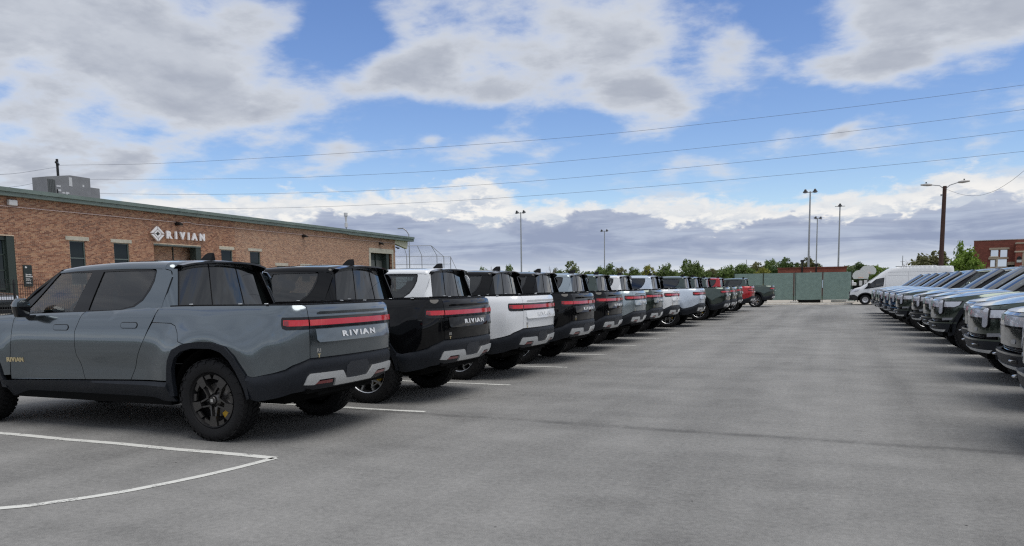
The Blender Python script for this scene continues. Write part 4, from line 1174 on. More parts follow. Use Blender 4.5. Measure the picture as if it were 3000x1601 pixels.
def brick_mats():
    m1 = mat('brick_clay', (.25, .12, .08), .85); g, b = ntex(m1); bc, mx, P, big, fin = brick_nodes(g, False); g.l.new(bc, b.inputs['Base Color'])
    m2 = mat('mortar', (.66, .53, .40), .9); vary(m2, 8, .15, 5)
    m3 = mat('brick_wall_far', (.25, .12, .08), .88); g, b = ntex(m3); bc, mx, P, big, fin = brick_nodes(g, True)
    mc = g.mix(big, (.58, .46, .35, 1), (.72, .60, .47, 1)); c = g.mix(mx, mc, bc); g.l.new(c, b.inputs['Base Color'])
    bn = g.node('ShaderNodeBump'); bn.inputs['Distance'].default_value = .008; bn.inputs['Strength'].default_value = .8; g.l.new(mx, bn.inputs['Height']); g.l.new(bn.outputs[0], b.inputs['Normal'])
    return m1, m2, m3
M_brick, M_mortar, M_brickfar = brick_mats()
M_green = vary(mat('green_metal', (.165, .215, .198), .55, .1), 1.2, .14, 6, stretch=(1, 1, 3))
M_greendk = mat('dark_green_frame', (.030, .045, .040), .5)
M_lintel = vary(mat('limestone', (.47, .45, .38), .85), 4, .14, 5, bump=.1)
M_winfr = mat('window_frame_grey', (.11, .145, .14), .45)
def window_glass():
    m = mat('building_glass', (.008, .015, .014), .04, 0, spec=.45); return m
M_bglass = window_glass()
M_grey = vary(mat('grey_steel', (.25, .255, .265), .6, .2), 2, .08)
M_white = mat('white_plastic', (.62, .63, .64), .5)
M_blackm = mat('black_metal', (.01, .01, .011), .5)
def make_building():
    b = empty('brick_building', BP0, BRZ, 'long low brick service building with green metal eave and lettered sign', 'building')
    # local: x along the facade, y into the building, z up
    OP = [(-3.2, .95, -1, 4.35), (4.02, 4.97, 2.0, 4.30), (6.85, 7.91, 2.0, 4.32), (9.75, 13.69, -1, 4.38), (15.56, 16.67, 2.2, 4.29), (18.49, 19.61, 2.2, 4.29), (21.5, 22.6, 2.2, 3.34), (24.55, 25.65, 2.2, 3.34), (27.6, 28.65, 2.2, 3.34), (30.6, 31.65, 2.2, 3.34), (35.19, 39.16, -1, 4.82)]
    S0, S1, SP, ZT = -8., 39.86, 17.0, 6.26
    def wall_sheet(a, c, y, m, name):
        xs = sorted({a, c} | {v for o in OP for v in o[:2] if a < v < c}); mb = MB()
        for x0, x1 in zip(xs, xs[1:]):
            mid = (x0 + x1) / 2; o = [q for q in OP if q[0] < mid < q[1]]
            if not o: mb.add([(x0, y, 0), (x1, y, 0), (x1, y, ZT), (x0, y, ZT)], [(0, 1, 2, 3)])
            else:
                _, _, z0, z1 = o[0]
                if z0 > 0: mb.add([(x0, y, 0), (x1, y, 0), (x1, y, z0), (x0, y, z0)], [(0, 1, 2, 3)])
                mb.add([(x0, y, z1), (x1, y, z1), (x1, y, ZT), (x0, y, ZT)], [(0, 1, 2, 3)])
        return mb.build(name, m, b)
    wn = wall_sheet(S0, SP, .006, M_mortar, 'wall'); wf = wall_sheet(SP, S1, 0., M_brickfar, 'wall')
    rv = MB()
    for (x0, x1, z0, z1) in OP:
        zz = max(0, z0); dpt = .22
        rv.add([(x0, .004, zz), (x0, dpt, zz), (x0, dpt, z1), (x0, .004, z1)], [(0, 1, 2, 3)]); rv.add([(x1, .004, zz), (x1, dpt, zz), (x1, dpt, z1), (x1, .004, z1)], [(3, 2, 1, 0)])
        rv.add([(x0, .004, z1), (x0, dpt, z1), (x1, dpt, z1), (x1, .004, z1)], [(0, 1, 2, 3)])
    rv.build('reveal', M_brickfar, b)
    # real bricks on the near half; the 300 that show largest are objects of their own
    LIN = [(3.79, 5.22, 4.34, 4.52), (6.66, 8.10, 4.35, 4.52), (15.37, 16.84, 4.33, 4.49), (9.75, 13.69, 4.38, 4.43)]
    joined = MB(); big = []
    unit = {}
    def ubrick(w, yo):
        k = (w, )
        if k not in unit:
            t = MB(); h = CO - .013
            t.add([(0, 0, 0), (w, 0, 0), (w, 0, h), (0, 0, h), (0, .008, 0), (w, .008, 0), (w, .008, h), (0, .008, h)], [(0, 1, 2, 3), (0, 4, 5, 1), (3, 2, 6, 7), (0, 3, 7, 4), (1, 5, 6, 2)]); unit[k] = t.mesh('brick', M_brick)
        return unit[k]
    nr = int(ZT / CO)
    for row in range(5, nr + 1):
        z = row * CO + .013; p = BRK / 2 if row % 6 == 0 else BRK; of = .5 if row % 2 else 0
        c = int(math.floor((S0 + 50) / p + of)) + 1
        while True:
            x = (c - of) * p - 50 + .012 * 1.0; c += 1
            if x > SP - .03: break
            w = p - .012
            if z + CO > ZT + .03: continue
            skip = False
            for o in OP + LIN:
                if x + w > o[0] and x < o[1] and z + CO - .02 > o[2] and z < o[3]:
                    if x < o[0] - .03: w = o[0] - .002 - x
                    elif x + w > o[1] + .03: w = x + w - o[1] - .002; x = o[1] + .002
                    else: skip = True
            if skip: continue
            if z < 1.9 and x < 0: pass
            if 1.0 < x < 3.7 and 3.15 < z < 4.9 and len(big) < 300: big.append((x, z, w)); continue
            yo = random.uniform(-.003, .002); h = CO - .013
            joined.add([(x, yo, z), (x + w, yo, z), (x + w, yo, z + h), (x, yo, z + h), (x, .008, z), (x + w, .008, z), (x + w, .008, z + h), (x, .008, z + h)], [(0, 1, 2, 3), (0, 4, 5, 1), (3, 2, 6, 7), (0, 3, 7, 4), (1, 5, 6, 2)])
    o = joined.build('brickwork', M_brick, b); o['kind'] = 'stuff'
    for (x, z, w) in big:
        link('brick', ubrick(round(w, 4), 0), b, (x, random.uniform(-.003, .002), z))
    # body behind, end wall, roof
    e = MB(); e.add([(S1, 0, 0), (S1, 24, 0), (S1, 24, ZT), (S1, 0, ZT)], [(0, 1, 2, 3)]); e.build('end_wall', M_brickfar, b)
    e = MB(); e.add([(S0, 0, 0), (S0, 24, 0), (S0, 24, ZT), (S0, 0, ZT)], [(3, 2, 1, 0)]); e.build('end_wall', M_brickfar, b)
    rf = MB(); rf.box(S0 - .5, 43.2, .0, 24, ZT + .16, ZT + .30); rf.build('roof', M_grey, b)
    inn = MB(); inn.add([(S0, .9, 0), (S1 - .1, .9, 0), (S1 - .1, .9, ZT), (S0, .9, ZT)], [(0, 1, 2, 3)]); inn.build('inner_partition', M_blackm, b)
    # eave: two stepped metal bands cut in lengths
    x = S0 - .5; k = 0
    while x < 43.28:
        L = min(3.6, 43.28 - x)
        if L < .3: break
        f1 = MB(); f1.box(x + .004, x + L - .004, -.40, .0, 6.43, 6.62 ); f1.build('eave_upper_panel', M_green, b)
        f2 = MB(); f2.box(x + .004, x + L - .004, -.32, .0, 6.235 - (.05 if x > 30 else 0), 6.425); f2.build('eave_lower_panel', M_green, b)
        x += L
    sf = MB(); sf.prism([(39.9, 5.90), (39.9, 6.20), (42.55, 6.20), (42.55, 5.92), (42.40, 5.45), (39.9, 5.85)], 0, .3, Matrix(((1, 0, 0, 0), (0, 0, 1, .0), (0, 1, 0, 0), (0, 0, 0, 1)))); sf.build('soffit_beam', mat('cream_paint', (.62, .60, .47), .6), b)
    ov = MB(); ov.box(39.9, 43.2, .0, 24, 6.20, 6.40); ov.build('overhang', M_green, b)
    # windows
    for (x0, x1, z0, z1) in OP[1:3] + OP[4:10]:
        w = MB(); t = .055; y0, y1 = .05, .13
        w.box(x0, x0 + t, y0, y1, z0, z1); w.box(x1 - t, x1, y0, y1, z0, z1); w.box(x0 + t, x1 - t, y0, y1, z1 - t, z1); w.box(x0 + t, x1 - t, y0, y1, z0, z0 + t)
        zm = z1 - .90
        if z1 > 4: w.box(x0 + t, x1 - t, y0, y1, zm - .03, zm + .03)
        wo = w.build('window', M_winfr, b)
        if z1 > 4:
            MB().box(x0 + t, x1 - t, .09, .10, zm + .03, z1 - t).build('pane', M_bglass, wo); MB().box(x0 + t, x1 - t, .09, .10, z0 + t, zm - .03).build('pane', M_bglass, wo)
        else: MB().box(x0 + t, x1 - t, .09, .10, z0 + t, z1 - t).build('pane', M_bglass, wo)
    for (x0, x1, z0, z1) in [(3.79, 5.22, 4.33, 4.52), (6.66, 8.10, 4.34, 4.52), (15.37, 16.84, 4.32, 4.49), (18.29, 19.80, 4.32, 4.51), (21.26, 22.81, 3.36, 3.57), (24.35, 25.85, 3.36, 3.57), (27.33, 28.87, 3.36, 3.57), (30.42, 31.90, 3.36, 3.57)]:
        l = MB(); l.box(x0, x1, -.035, .12, z0, z1); l.build('lintel', M_lintel, b)
    # near glazed door bay
    d = MB()
    d.box(.55, .95, .02, .24, 0, 4.35); d.box(-3.2, .55, .10, .22, 4.15, 4.35)
    for z in (.9, 1.8, 2.7, 3.45): d.box(-3.2, .55, .16, .24, z - .035, z + .035)
    for x in (-2.3, -1.35, -.4, .5): d.box(x - .04, x + .04, .16, .24, 0, 4.15)
    do = d.build('glazed_door', M_greendk, b)
    for x in (-3.2, -2.3, -1.35, -.4):
        for z0, z1 in ((0, .9), (.9, 1.8), (1.8, 2.7), (2.7, 3.45), (3.45, 4.15)): MB().box(x + .04, x + .86, .19, .205, z0 + .035, z1 - .035).build('pane', M_bglass, do)
    # entrance recess
    r = MB(); r.add([(9.75, .22, 0), (9.75, 2.2, 0), (9.75, 2.2, 4.38), (9.75, .22, 4.38)], [(0, 1, 2, 3)]); r.add([(9.75, .85, 0), (13.69, .85, 0), (13.69, .85, 4.38), (9.75, .85, 4.38)], [(0, 1, 2, 3)]); r.build('recess_wall', M_brickfar, b)
    r = MB(); r.box(13.25, 13.68, .02, .5, 0, 4.37); r.build('entrance_jamb', M_greendk, b)
    r = MB(); r.box(9.76, 13.68, -.01, .84, 4.33, 4.41); r.build('entrance_canopy', M_winfr, b)
    r = MB(); r.box(12.10, 12.16, .79, .85, 0, 4.32); r.build('downpipe', M_greendk, b)
    # far open bay
    r = MB(); r.box(34.88, 39.45, -.04, .2, 4.83, 5.25); r.box(34.88, 35.18, -.03, .2, 0, 4.83); r.box(39.17, 39.40, -.03, .2, 0, 4.83); r.build('bay_surround', M_lintel, b)
    r = MB(); r.box(35.2, 39.15, .6, .7, 0, 4.8); r.box(37.0, 37.06, .5, .6, 0, 4.8); r.box(38.3, 38.75, .1, .6, 0, 4.8); bo = r.build('bay_door', M_greendk, b)
    MB().box(35.3, 36.95, .58, .59, .2, 4.2).build('pane', mat('dusty_pane', (.13, .14, .13), .4), bo); MB().box(37.1, 38.25, .58, .59, .2, 4.2).build('pane', MATS['dusty_pane'], bo)
    # conduit, lights
    c = MB(); c.tube([(-8, -.05, 5.74), (.4, -.05, 5.75), (12.2, -.05, 5.80), (12.45, -.05, 5.86), (12.8, -.05, 5.86), (13.05, -.05, 5.80), (25, -.05, 5.81), (39.7, -.05, 5.85)], .022, 6); c.build('conduit', mat('conduit_pink', (.55, .44, .42), .6), b)
    for x in (11.7, 24.9, 36.9):
        l = MB(); l.prism([(-.35, 5.60), (-.40, 5.68), (-.14, 5.82), (0, 5.82), (0, 5.62)], x - .14, x + .14, Matrix(((0, 0, 1, 0), (1, 0, 0, 0), (0, 1, 0, 0), (0, 0, 0, 1)))); l.build('wall_light', M_blackm, b)
    l = MB(); l.rbox(.70, 1.14, -.20, .0, 5.80, 6.08, .03); l.build('junction_box', M_white, b)
    l = MB(); l.tube([(39.5, -.05, 5.55), (39.55, -.10, 5.40), (39.65, -.08, 5.2), (39.8, -.05, 5.1)], .025, 5); l.rbox(39.4, 39.5, -.12, 0, 5.5, 5.64, .02); l.build('cable_loop', mat('ochre_cable', (.35, .2, .05), .6), b)
    l = MB(); l.box(39.9, 40.3, -.06, .05, 5.50, 5.54); l.rbox(40.2, 40.45, -.2, -.02, 5.36, 5.50, .03); l.rbox(39.95, 40.1, -.14, .0, 5.42, 5.54, .03); l.build('security_camera', M_blackm, b)
    # sign lettering and diamond on the wall
    sg = empty('wall_sign', (0, 0, 0)); sg.parent = b
    F = Matrix(((1, 0, 0, 0), (0, 0, -1, 0), (0, 1, 0, 0), (0, 0, 0, 1)))     # text x,y,z -> local x, z up, out of the wall (-y)
    def ltr(s, x0, x1):
        t = text_mesh(s, .60, .05, .035, 1.0); w = max(v[0] for v in t.v) - min(v[0] for v in t.v); hh = max(v[1] for v in t.v) - min(v[1] for v in t.v)
        cx = (max(v[0] for v in t.v) + min(v[0] for v in t.v)) / 2; cy = (max(v[1] for v in t.v) + min(v[1] for v in t.v)) / 2
        t.v = [((v[0] - cx) * (x1 - x0) / w, (v[1] - cy) * .46 / hh, v[2]) for v in t.v]
        xf(t, Matrix.Translation(((x0 + x1) / 2, -.14, 4.99)) @ F); t.build('sign_letter', mat('sign_white', (.82, .82, .84), .35), sg)
    for s, x0, x1 in (('R', 10.66, 11.12), ('I', 11.36, 11.50), ('V', 11.72, 12.20), ('I', 12.42, 12.56), ('A', 12.76, 13.24), ('N', 13.46, 13.90)): ltr(s, x0 * 1.0, x1)
    cx, cz, a, c2 = 9.96, 4.995, .53, .44
    MW = MATS['sign_white']
    def dia(k, kk=None): kk = kk or k; return [(-a * k, 0), (0, -c2 * kk), (a * k, 0), (0, c2 * kk)]
    pieces = []
    for sx, sz in ((1, 1), (1, -1), (-1, 1), (-1, -1)):
        # outer chevrons: four separate bars with a slit at each corner
        pieces.append([(sx * .03, sz * c2), (sx * (a - .01), sz * .03), (sx * (a - .17), sz * .03), (sx * .03, sz * (c2 - .15))])
        pieces.append([(sx * .012, sz * .245), (sx * .28, sz * .012), (sx * .16, sz * .012), (sx * .012, sz * .14)])
    for pcs in pieces:
        mbp = MB(); mbp.prism(pcs, -.05, .05, Matrix.Translation((cx, -.14, cz)) @ F); mbp.build('emblem_bar', MW, sg)
    mbp = MB(); mbp.prism(dia(.14), -.05, .03, Matrix.Translation((cx, -.14, cz)) @ F); mbp.build('emblem_core', M_greendk, sg)
    return b
BLD = make_building()
def bl(x, y, z): return BP0 + BE * x + Vector((-BE.y, BE.x, 0)) * y + Vector((0, 0, z))
def info_sign():
    r = empty('service_sign', bl(1.49, -.03, 0), BRZ, 'tall dark sign with white lettering on the brick wall beside the glazed door', 'sign')
    pb = MB(); pb.rbox(-.23, .23, -.05, .03, 1.91, 2.97, .02); pb.build('board', mat('sign_board', (.016, .026, .027), .4), r)
    F = Matrix(((1, 0, 0, 0), (0, 0, -1, -.054), (0, 1, 0, 0), (0, 0, 0, 1))); mw = mat('sign_print', (.75, .76, .76), .5)
    e = MB(); e.prism([(-.17, 2.86), (-.11, 2.80), (-.05, 2.86), (-.11, 2.92)], 0, .004, F); e.build('emblem', mw, r)
    for s, sz, z in (('Service', .105, 2.50), ('Entrance', .105, 2.41)):
        t = text_mesh(s, sz, .002, .003 if sz > .1 else .001); mn = min(v[0] for v in t.v); t.v = [(v[0] - mn - .15, v[1] + z, v[2]) for v in t.v]; xf(t, F); t.build('lettering', mw, r)
    for z, w in ((2.30, .20), (2.255, .27), (2.21, .25), (2.12, .22), (2.075, .28), (2.03, .21)):     # small print, unreadable in the photograph
        q = MB(); x = -.15
        while x < -.15 + w: k = random.uniform(.02, .05); q.prism([(x, z - .010), (x + k, z - .010), (x + k, z + .010), (x, z + .010)], 0, .002, F); x += k + .008
        o = q.build('small_print', mw, r); o['kind'] = 'stuff'
info_sign()
def hvac():
    r = empty('rooftop_unit', bl(7.6, 4.0, 6.6), BRZ, 'grey sheet metal ventilation unit standing on the brick building roof', 'rooftop unit')
    b1 = MB(); b1.prism([(-1.30, 0), (-1.30, 1.52), (-.0, 1.74), (.25, 1.78), (1.62, 1.78), (1.62, 0)], 0, 1.1, Matrix(((1, 0, 0, 0), (0, 0, 1, 0), (0, 1, 0, 0), (0, 0, 0, 1)))); b1.build('casing', M_grey, r)
    b2 = MB(); b2.box(1.624, 2.36, .1, 1.0, 0, 1.26); b2.build('duct_box', M_grey, r)
    mo = mat('louvre_dark', (.10, .11, .11), .6)
    for k in range(5): MB().box(-1.24 + k * .10, -1.18 + k * .10, -.03, .0, .1, 1.40).build('louvre', mo, r)
    for (x0, x1, z0, z1) in ((.15, .36, 1.15, 1.66), (1.05, 1.17, 1.20, 1.33), (-.70, -.42, 1.02, 1.12), (-.62, -.42, .78, .90), (-.35, -.15, .68, .76), (-.10, .0, .50, .80), (0, .12, .70, .78)): MB().box(x0, x1, -.012, -.002, z0, z1).build('label_plate', M_white, r)
    MB().box(-.68, -.64, -.05, -.002, .45, .88).build('handle', M_blackm, r)
hvac()
def mast():
    r = bl(41.05 - 0, 6, 6.5); t = empty('roof_mast', (r.x, r.y, 6.5), 0, 'slim grey mast with drum-shaped fittings above the eave', 'mast')
    m = MB(); m.tube([(0, 0, 0), (0, 0, 2.5)], .05, 8); m.build('pole', M_grey, t)
    m = MB(); m.lathe([(.001, 2.62), (.18, 2.62), (.18, 2.34), (.12, 2.2), (.06, 1.6)], 12); m.lathe([(.001, 1.62), (.15, 1.62), (.15, 1.2), (.001, 1.2)], 12); m.build('fitting', M_white, t)
mast()

# ------------------------------------------------------------------ green screened fence at the far end
def green_fence():
    Yf = 64.0; r = empty('screen_fence', (0, Yf, 0), 0, 'tall green screened fence closing the far end of the lot', 'fence')
    ms = mat('screen_fabric', (.18, .26, .24), .85); vary(ms, 3, .10, 5, stretch=(1, 1, 1.5))
    xs = [-7.65, -5.42, -3.15, -1.08, .96]
    for i, (a, b) in enumerate(zip(xs, xs[1:])):
        mb = MB(); n = 12; v = []
        for k in range(n + 1):
            x = a + .05 + (b - a - .10) * k / n
            for j in range(7):
                z = .26 + 2.06 * j / 6; v.append((x, .014 * sin(k * 1.9 + i) * (1 - abs(j - 3) / 4) + .006 * random.random(), z - .03 * sin(pi * k / n) * (1 if j == 0 else 0)))
        mb.add(v, [(k * 7 + j, (k + 1) * 7 + j, (k + 1) * 7 + j + 1, k * 7 + j + 1) for k in range(n) for j in range(6)]); mb.build('screen_panel', ms, r, True)
        t = MB(); t.tube([(a + .03, .03, 2.31), (b - .03, .03, 2.31)], .02, 6); t.build('rail', M_greendk, r); t = MB(); t.tube([(a + .03, .03, .25), (b - .03, .03, .25)], .02, 6); t.build('rail', M_greendk, r)
    for x in xs + [-3.02]:
        t = MB(); t.tube([(x, .02, 0), (x, .02, 2.36)], .03, 8); t.build('post', M_greendk, r)
    t = MB(); t.box(-1.10, -1.05, -.03, -.01, 1.15, 1.75); t.build('tape_strip', mat('pale_blue_tape', (.45, .62, .75), .6), r)
    for i, x in enumerate((-7.5, -5.42, -3.1, .90)):
        t = MB(); t.rbox(x - .30, x + .30, -.25, .25, 0, .14, .02); o = t.build('concrete_foot', M_kerb, None); o.location = (0, Yf, .0); tag(o, ['concrete foot block under the outermost post of the green fence', 'concrete foot block hidden low behind the last green pickup', 'concrete foot block under the double post of the green fence', 'concrete foot block under the fence post next to the white van'][i], 'foot block', 'fence foot blocks')
    t = MB(); t.rbox(-.45, .75, -.05, .05, .02, .20, .02); o = t.build('barrier_board', mat('barrier_grey', (.5, .5, .5), .6)); o.location = (0, Yf + .6, 0); tag(o, 'pale grey board lying behind the fence foot beside the white van', 'board')
    t = MB(); t.rbox(-2.9, -1.2, -.3, .3, .0, .24, .03); o = t.build('rubber_mat_stack', M_rubber); o.location = (0, Yf + .9, 0); tag(o, 'black low stack showing under the green fence screens', 'mat stack')
green_fence()

# ------------------------------------------------------------------ poles and lights
M_galv = mat('galvanised_steel', (.40, .41, .43), .45, .5)
M_wood = vary(mat('creosoted_wood', (.055, .026, .020), .8), 4, .3, 4, stretch=(8, 8, .5))
def flood(x, y, h, label, n=2, hr=0.):
    r = empty('floodlight_pole', (x, y, 0), hr, label, 'light pole', 'field floodlight poles'); m = MB(); m.tube([(0, 0, 0), (0, 0, h)], [.16, .09], 8); m.build('pole', M_galv, r)
    m = MB(); m.tube([(-.75, 0, h - .12), (.75, 0, h - .12)], .05, 6); m.build('cross_arm', M_galv, r)
    for k in range(n):
        xx = (-.62 + 1.24 * k / max(1, n - 1)) if n > 1 else 0
        q = MB(); q.lathe([(.001, .30), (.12, .28), (.20, .05), (.34, -.12), (.30, -.14), (.001, -.05)], 12, M=Matrix.Translation((xx, -.15, h + .02)) @ Matrix.Rotation(radians(35), 4, 'X')); q.build('lamp_head', mat('lamp_housing', (.10, .10, .11), .5), r)
flood(-48.91, 120.45, 13.9, 'tall floodlight pole with paired heads, above the silver pickup')
flood(-49.61, 173.03, 14.1, 'thinner distant floodlight pole right of the paired-head pole')
flood(-3.81, 114.94, 14.0, 'tallest floodlight pole behind the green fence')
flood(-3.91, 159.95, 13.8, 'shortest of the three floodlight poles behind the green fence', 2, .8)
flood(-.0, 135.0, 13.7, 'floodlight pole with one small head nearest the white van', 1)
def cobra(px, py, h):
    r = empty('street_lamp', (px, py, 0), 0, 'dark wooden pole with two grey cobra-head lamps behind the white van', 'street lamp'); m = MB(); m.tube([(.0, 0, 0), (.06, 0, h)], [.19, .14], 10); m.build('pole', M_wood, r)
    for s in (-1, 1):
        up = .34 if s > 0 else .12
        m = MB(); m.tube([(.06, 0, h - .25), (.06 + s * .35, 0, h + .05), (.06 + s * .95, 0, h + .10 + up * .4)], .035, 6); a = m.build('lamp_arm', M_galv, r)
        m = MB(); T = Matrix.Translation((.06 + s * 1.28, 0, h + .12 + up * .4)) @ Matrix.Rotation(-s * .06, 4, 'Y') @ Matrix.Diagonal((1.0, .5, .45, 1)).to_4x4()
        m.lathe([(.001, -.42), (.12, -.40), (.20, -.15), (.24, .10), (.16, .36), (.05, .42), (.001, .42)], 12, 'x', T @ (Matrix.Identity(4) if s < 0 else Matrix.Rotation(pi, 4, 'Z'))); m.build('lamp_head', mat('cobra_grey', (.36, .35, .34), .5, .2), a, True)
        m = MB(); m.lathe([(.001, .10), (.05, .10), (.05, 0), (.001, 0)], 8, M=Matrix.Translation((.06 + s * 1.3, 0, h + .24 + up * .4))); m.build('photocell', M_greendk, a)
    m = MB(); m.box(-.22, -.08, -.1, .02, h - .75, h - .62); m.build('bracket', M_galv, r)
cobra(7.44, 69.6, 8.9)
r = empty('street_lamp', (-45.41, 77.71, 0), 0, 'thin grey street lamp with bent arm beside the end of the green eave', 'street lamp')
m = MB(); m.tube([(0, 0, 0), (0, 0, 7.7), (-.25, -.15, 8.15), (-.55, -.3, 8.4)], .06, 7); m.build('pole', M_galv, r); m = MB(); m.rbox(-1.25, -.5, -.12 - .3, .12 - .3, 8.36, 8.46, .03); m.build('lamp_head', M_galv, r)
for (x, y, h, lab) in ((-43.73, 133.0, 4.5, 'short dark post among the trees behind the silver pickup'), (-31.49, 136.41, 4.2, 'short dark post among the trees behind the white pickup roofs'), (-4.01, 99.92, 4.3, 'short black post before the low red building, farther from the van'), (-2.44, 99.97, 3.8, 'short black post before the low red building, nearer the van')):
    r = empty('dark_post', (x, y, 0), 0, lab, 'post', 'short dark posts'); m = MB(); m.tube([(0, 0, 0), (0, 0, h)], .09, 6); m.build('shaft', M_blackm, r); m = MB(); m.rbox(-.22, .22, -.12, .12, h - .25, h, .03); m.build('lamp_head', M_blackm, r)
for (x, y, h, lab) in ((-31.36, 298.36, 10.4, 'thin far mast above the trees near the green fence'), (20.4, 299.31, 10.4, 'thin far mast above the white van roof'), (-123, 272, 9.5, 'far lattice mast behind the backstop netting')):
    r = empty('radio_mast', (x, y, 0), 0, lab, 'mast', 'distant masts'); m = MB(); m.tube([(0, 0, 0), (0, 0, h)], [.22, .10], 5); m.build('shaft', M_grey, r); m = MB(); m.tube([(-.7, 0, h * .8), (.7, 0, h * .8)], .07, 4); m.build('cross_arm', M_grey, r)
# utility pole behind the brick building and the wires it carries
r = empty('utility_pole', (-59.7, 45.4, 0), 0, 'dark pole rising behind the grey rooftop unit and holding the wires', 'utility pole')
m = MB(); m.tube([(0, 0, 0), (0, 0, 12.6)], .10, 8); m.build('pole', M_blackm, r); m = MB(); m.tube([(-.45, .45, 12.25), (.45, -.45, 12.25)], .10, 6); m.build('cross_arm', M_blackm, r)
m = MB(); m.tube([(-.0, -.1, 11.2), (-1.6, -1.3, 9.4)], .04, 5); m.build('guy_wire', M_grey, r)
M_wire = mat('power_wire', (.10, .11, .135), .6)
WIRES = [([(-59.75, 45.43, 12.1), (-47.75, 47.94, 11.83), (-21.9, 53.36, 12.12), (-5.82, 56.73, 12.85), (10.74, 60.2, 14.05), (24, 63, 15.4)], 'topmost thin wire crossing the whole sky'),
 ([(-59.7, 45.4, 10.95), (-43.75, 48.78, 10.36), (-34.03, 50.82, 10.23), (-21.92, 53.35, 10.42), (-5.5, 56.79, 11.25), (10.82, 60.21, 12.5), (24, 63, 13.8)], 'second wire from the top of the sky span'),
 ([(-59.7, 45.4, 9.85), (-46.72, 48.16, 9.25), (-34.08, 50.81, 9.03), (-21.94, 53.35, 9.2), (-5.49, 56.8, 10.0), (10.88, 60.22, 11.2), (24, 63, 12.5)], 'third wire from the top of the sky span'),
 ([(-59.7, 45.4, 8.6), (-45.62, 48.39, 8.10), (-35.43, 50.53, 7.95), (-21.96, 53.35, 8.15), (-5.46, 56.8, 8.86), (10.94, 60.24, 9.85), (24, 63, 11.0)], 'lowest wire of the span, ending behind the green eave'),
 ([(-44.28, 30.07, 8.36), (-48.45, 34.24, 9.28), (-59.3, 45.09, 11.88)], 'faint wire running down from the pole top above the rooftop unit'),
 ([(-44.08, 29.87, 7.56), (-48.22, 34.01, 8.42), (-52.08, 37.87, 9.31), (-59.5, 45.2, 11.0)], 'short wire meeting the side of the rooftop unit'),
 ([(7.52, 69.5, 8.75), (7.58, 68.21, 8.45), (8.03, 63.96, 7.63), (8.43, 60.07, 7.15), (8.8, 56.59, 7.05), (9.12, 53.51, 7.25), (9.35, 51.24, 7.55), (9.57, 49.18, 7.9), (10.4, 42, 9.4)], 'slack wire hanging from the wooden lamp pole')]
for pts, lab in WIRES:
    q = crom(pts, 10); m = MB(); m.tube(q, .010, 5); o = m.build('overhead_wire', M_wire, None, True); tag(o, lab, 'wire', 'overhead wires')

# ------------------------------------------------------------------ ball court things
def backstop():
    r = empty('backstop_fence', (0, 0, 0), 0, 'tall chain link backstop with leaning top beyond the brick building', 'fence')
    P = [(-44.6, 72.5, 5.1), (-43.14, 73.24, 5.1), (-41.73, 74.05, 5.1), (-40.30, 74.84, 5.1), (-39.64, 75.19, 4.95), (-38.99, 75.53, 4.95)]
    for (x, y, z) in P: m = MB(); m.tube([(x, y, 0), (x, y, z)], .045, 6); m.build('post', M_galv, r)
    top = [(-45.5, 72.1, 6.14), (-43.01, 73.0, 6.14), (-41.99, 73.6, 6.14), (-40.69, 74.3, 6.14)]
    m = MB(); m.tube(top, .03, 5); m.build('top_rail', M_galv, r)
    for a, b in (((-43.27, 73.0, 5.95), P[1]), (top[2], P[2]), (top[3], P[3]), (top[3], P[4]), (P[5], (-38.2, 75.9, 3.0)), ((-38.2, 75.9, 3.0), (-37.9, 76.1, 0))):
        m = MB(); m.tube([a, b], .03, 5); m.build('brace', M_galv, r)
    for z in (5.0, 4.15, 2.2):
        m = MB(); m.tube([(x, y, min(z, zz)) for x, y, zz in P], .025, 5); m.build('rail', M_galv, r)
    mm = bpy.data.materials.new('chain_link'); mm.use_nodes = True; t = mm.node_tree; t.nodes.clear(); g = Graph(t)
    tc = g.node('ShaderNodeNewGeometry'); sp = g.node('ShaderNodeSeparateXYZ'); t.links.new(tc.outputs['Position'], sp.inputs[0])
    a = g.mul(g.add(sp.outputs[0], g.mul(sp.outputs[1], .5)), 8.); zz = g.mul(sp.outputs[2], 8.)
    u = g.m('PINGPONG', g.add(a, zz), .5); v = g.m('PINGPONG', g.sub(a, zz), .5)
    mk = g.m('LESS_THAN', g.m('MINIMUM', u, v), .025)
    tr = g.node('ShaderNodeBsdfTransparent'); df = g.node('ShaderNodeBsdfDiffuse'); df.inputs[0].default_value = (.35, .36, .38, 1)
    mx = g.node('ShaderNodeMixShader'); t.links.new(mk, mx.inputs[0]); t.links.new(tr.outputs[0], mx.inputs[1]); t.links.new(df.outputs[0], mx.inputs[2]); oo = g.node('ShaderNodeOutputMaterial'); t.links.new(mx.outputs[0], oo.inputs[0])
    n = MB()
    for a_, b_ in zip(P, P[1:]): n.add([(a_[0], a_[1], 0), (b_[0], b_[1], 0), b_, a_], [(0, 1, 2, 3)])
    n.add([P[0], P[1], top[1], top[0]], [(0, 1, 2, 3)]); n.add([P[1], P[2], top[2], top[1]], [(0, 1, 2, 3)]); n.add([P[2], P[3], top[3], top[2]], [(0, 1, 2, 3)]); n.add([P[3], P[4], top[3]], [(0, 1, 2)])
    n.build('chain_mesh', mm, r)
backstop()
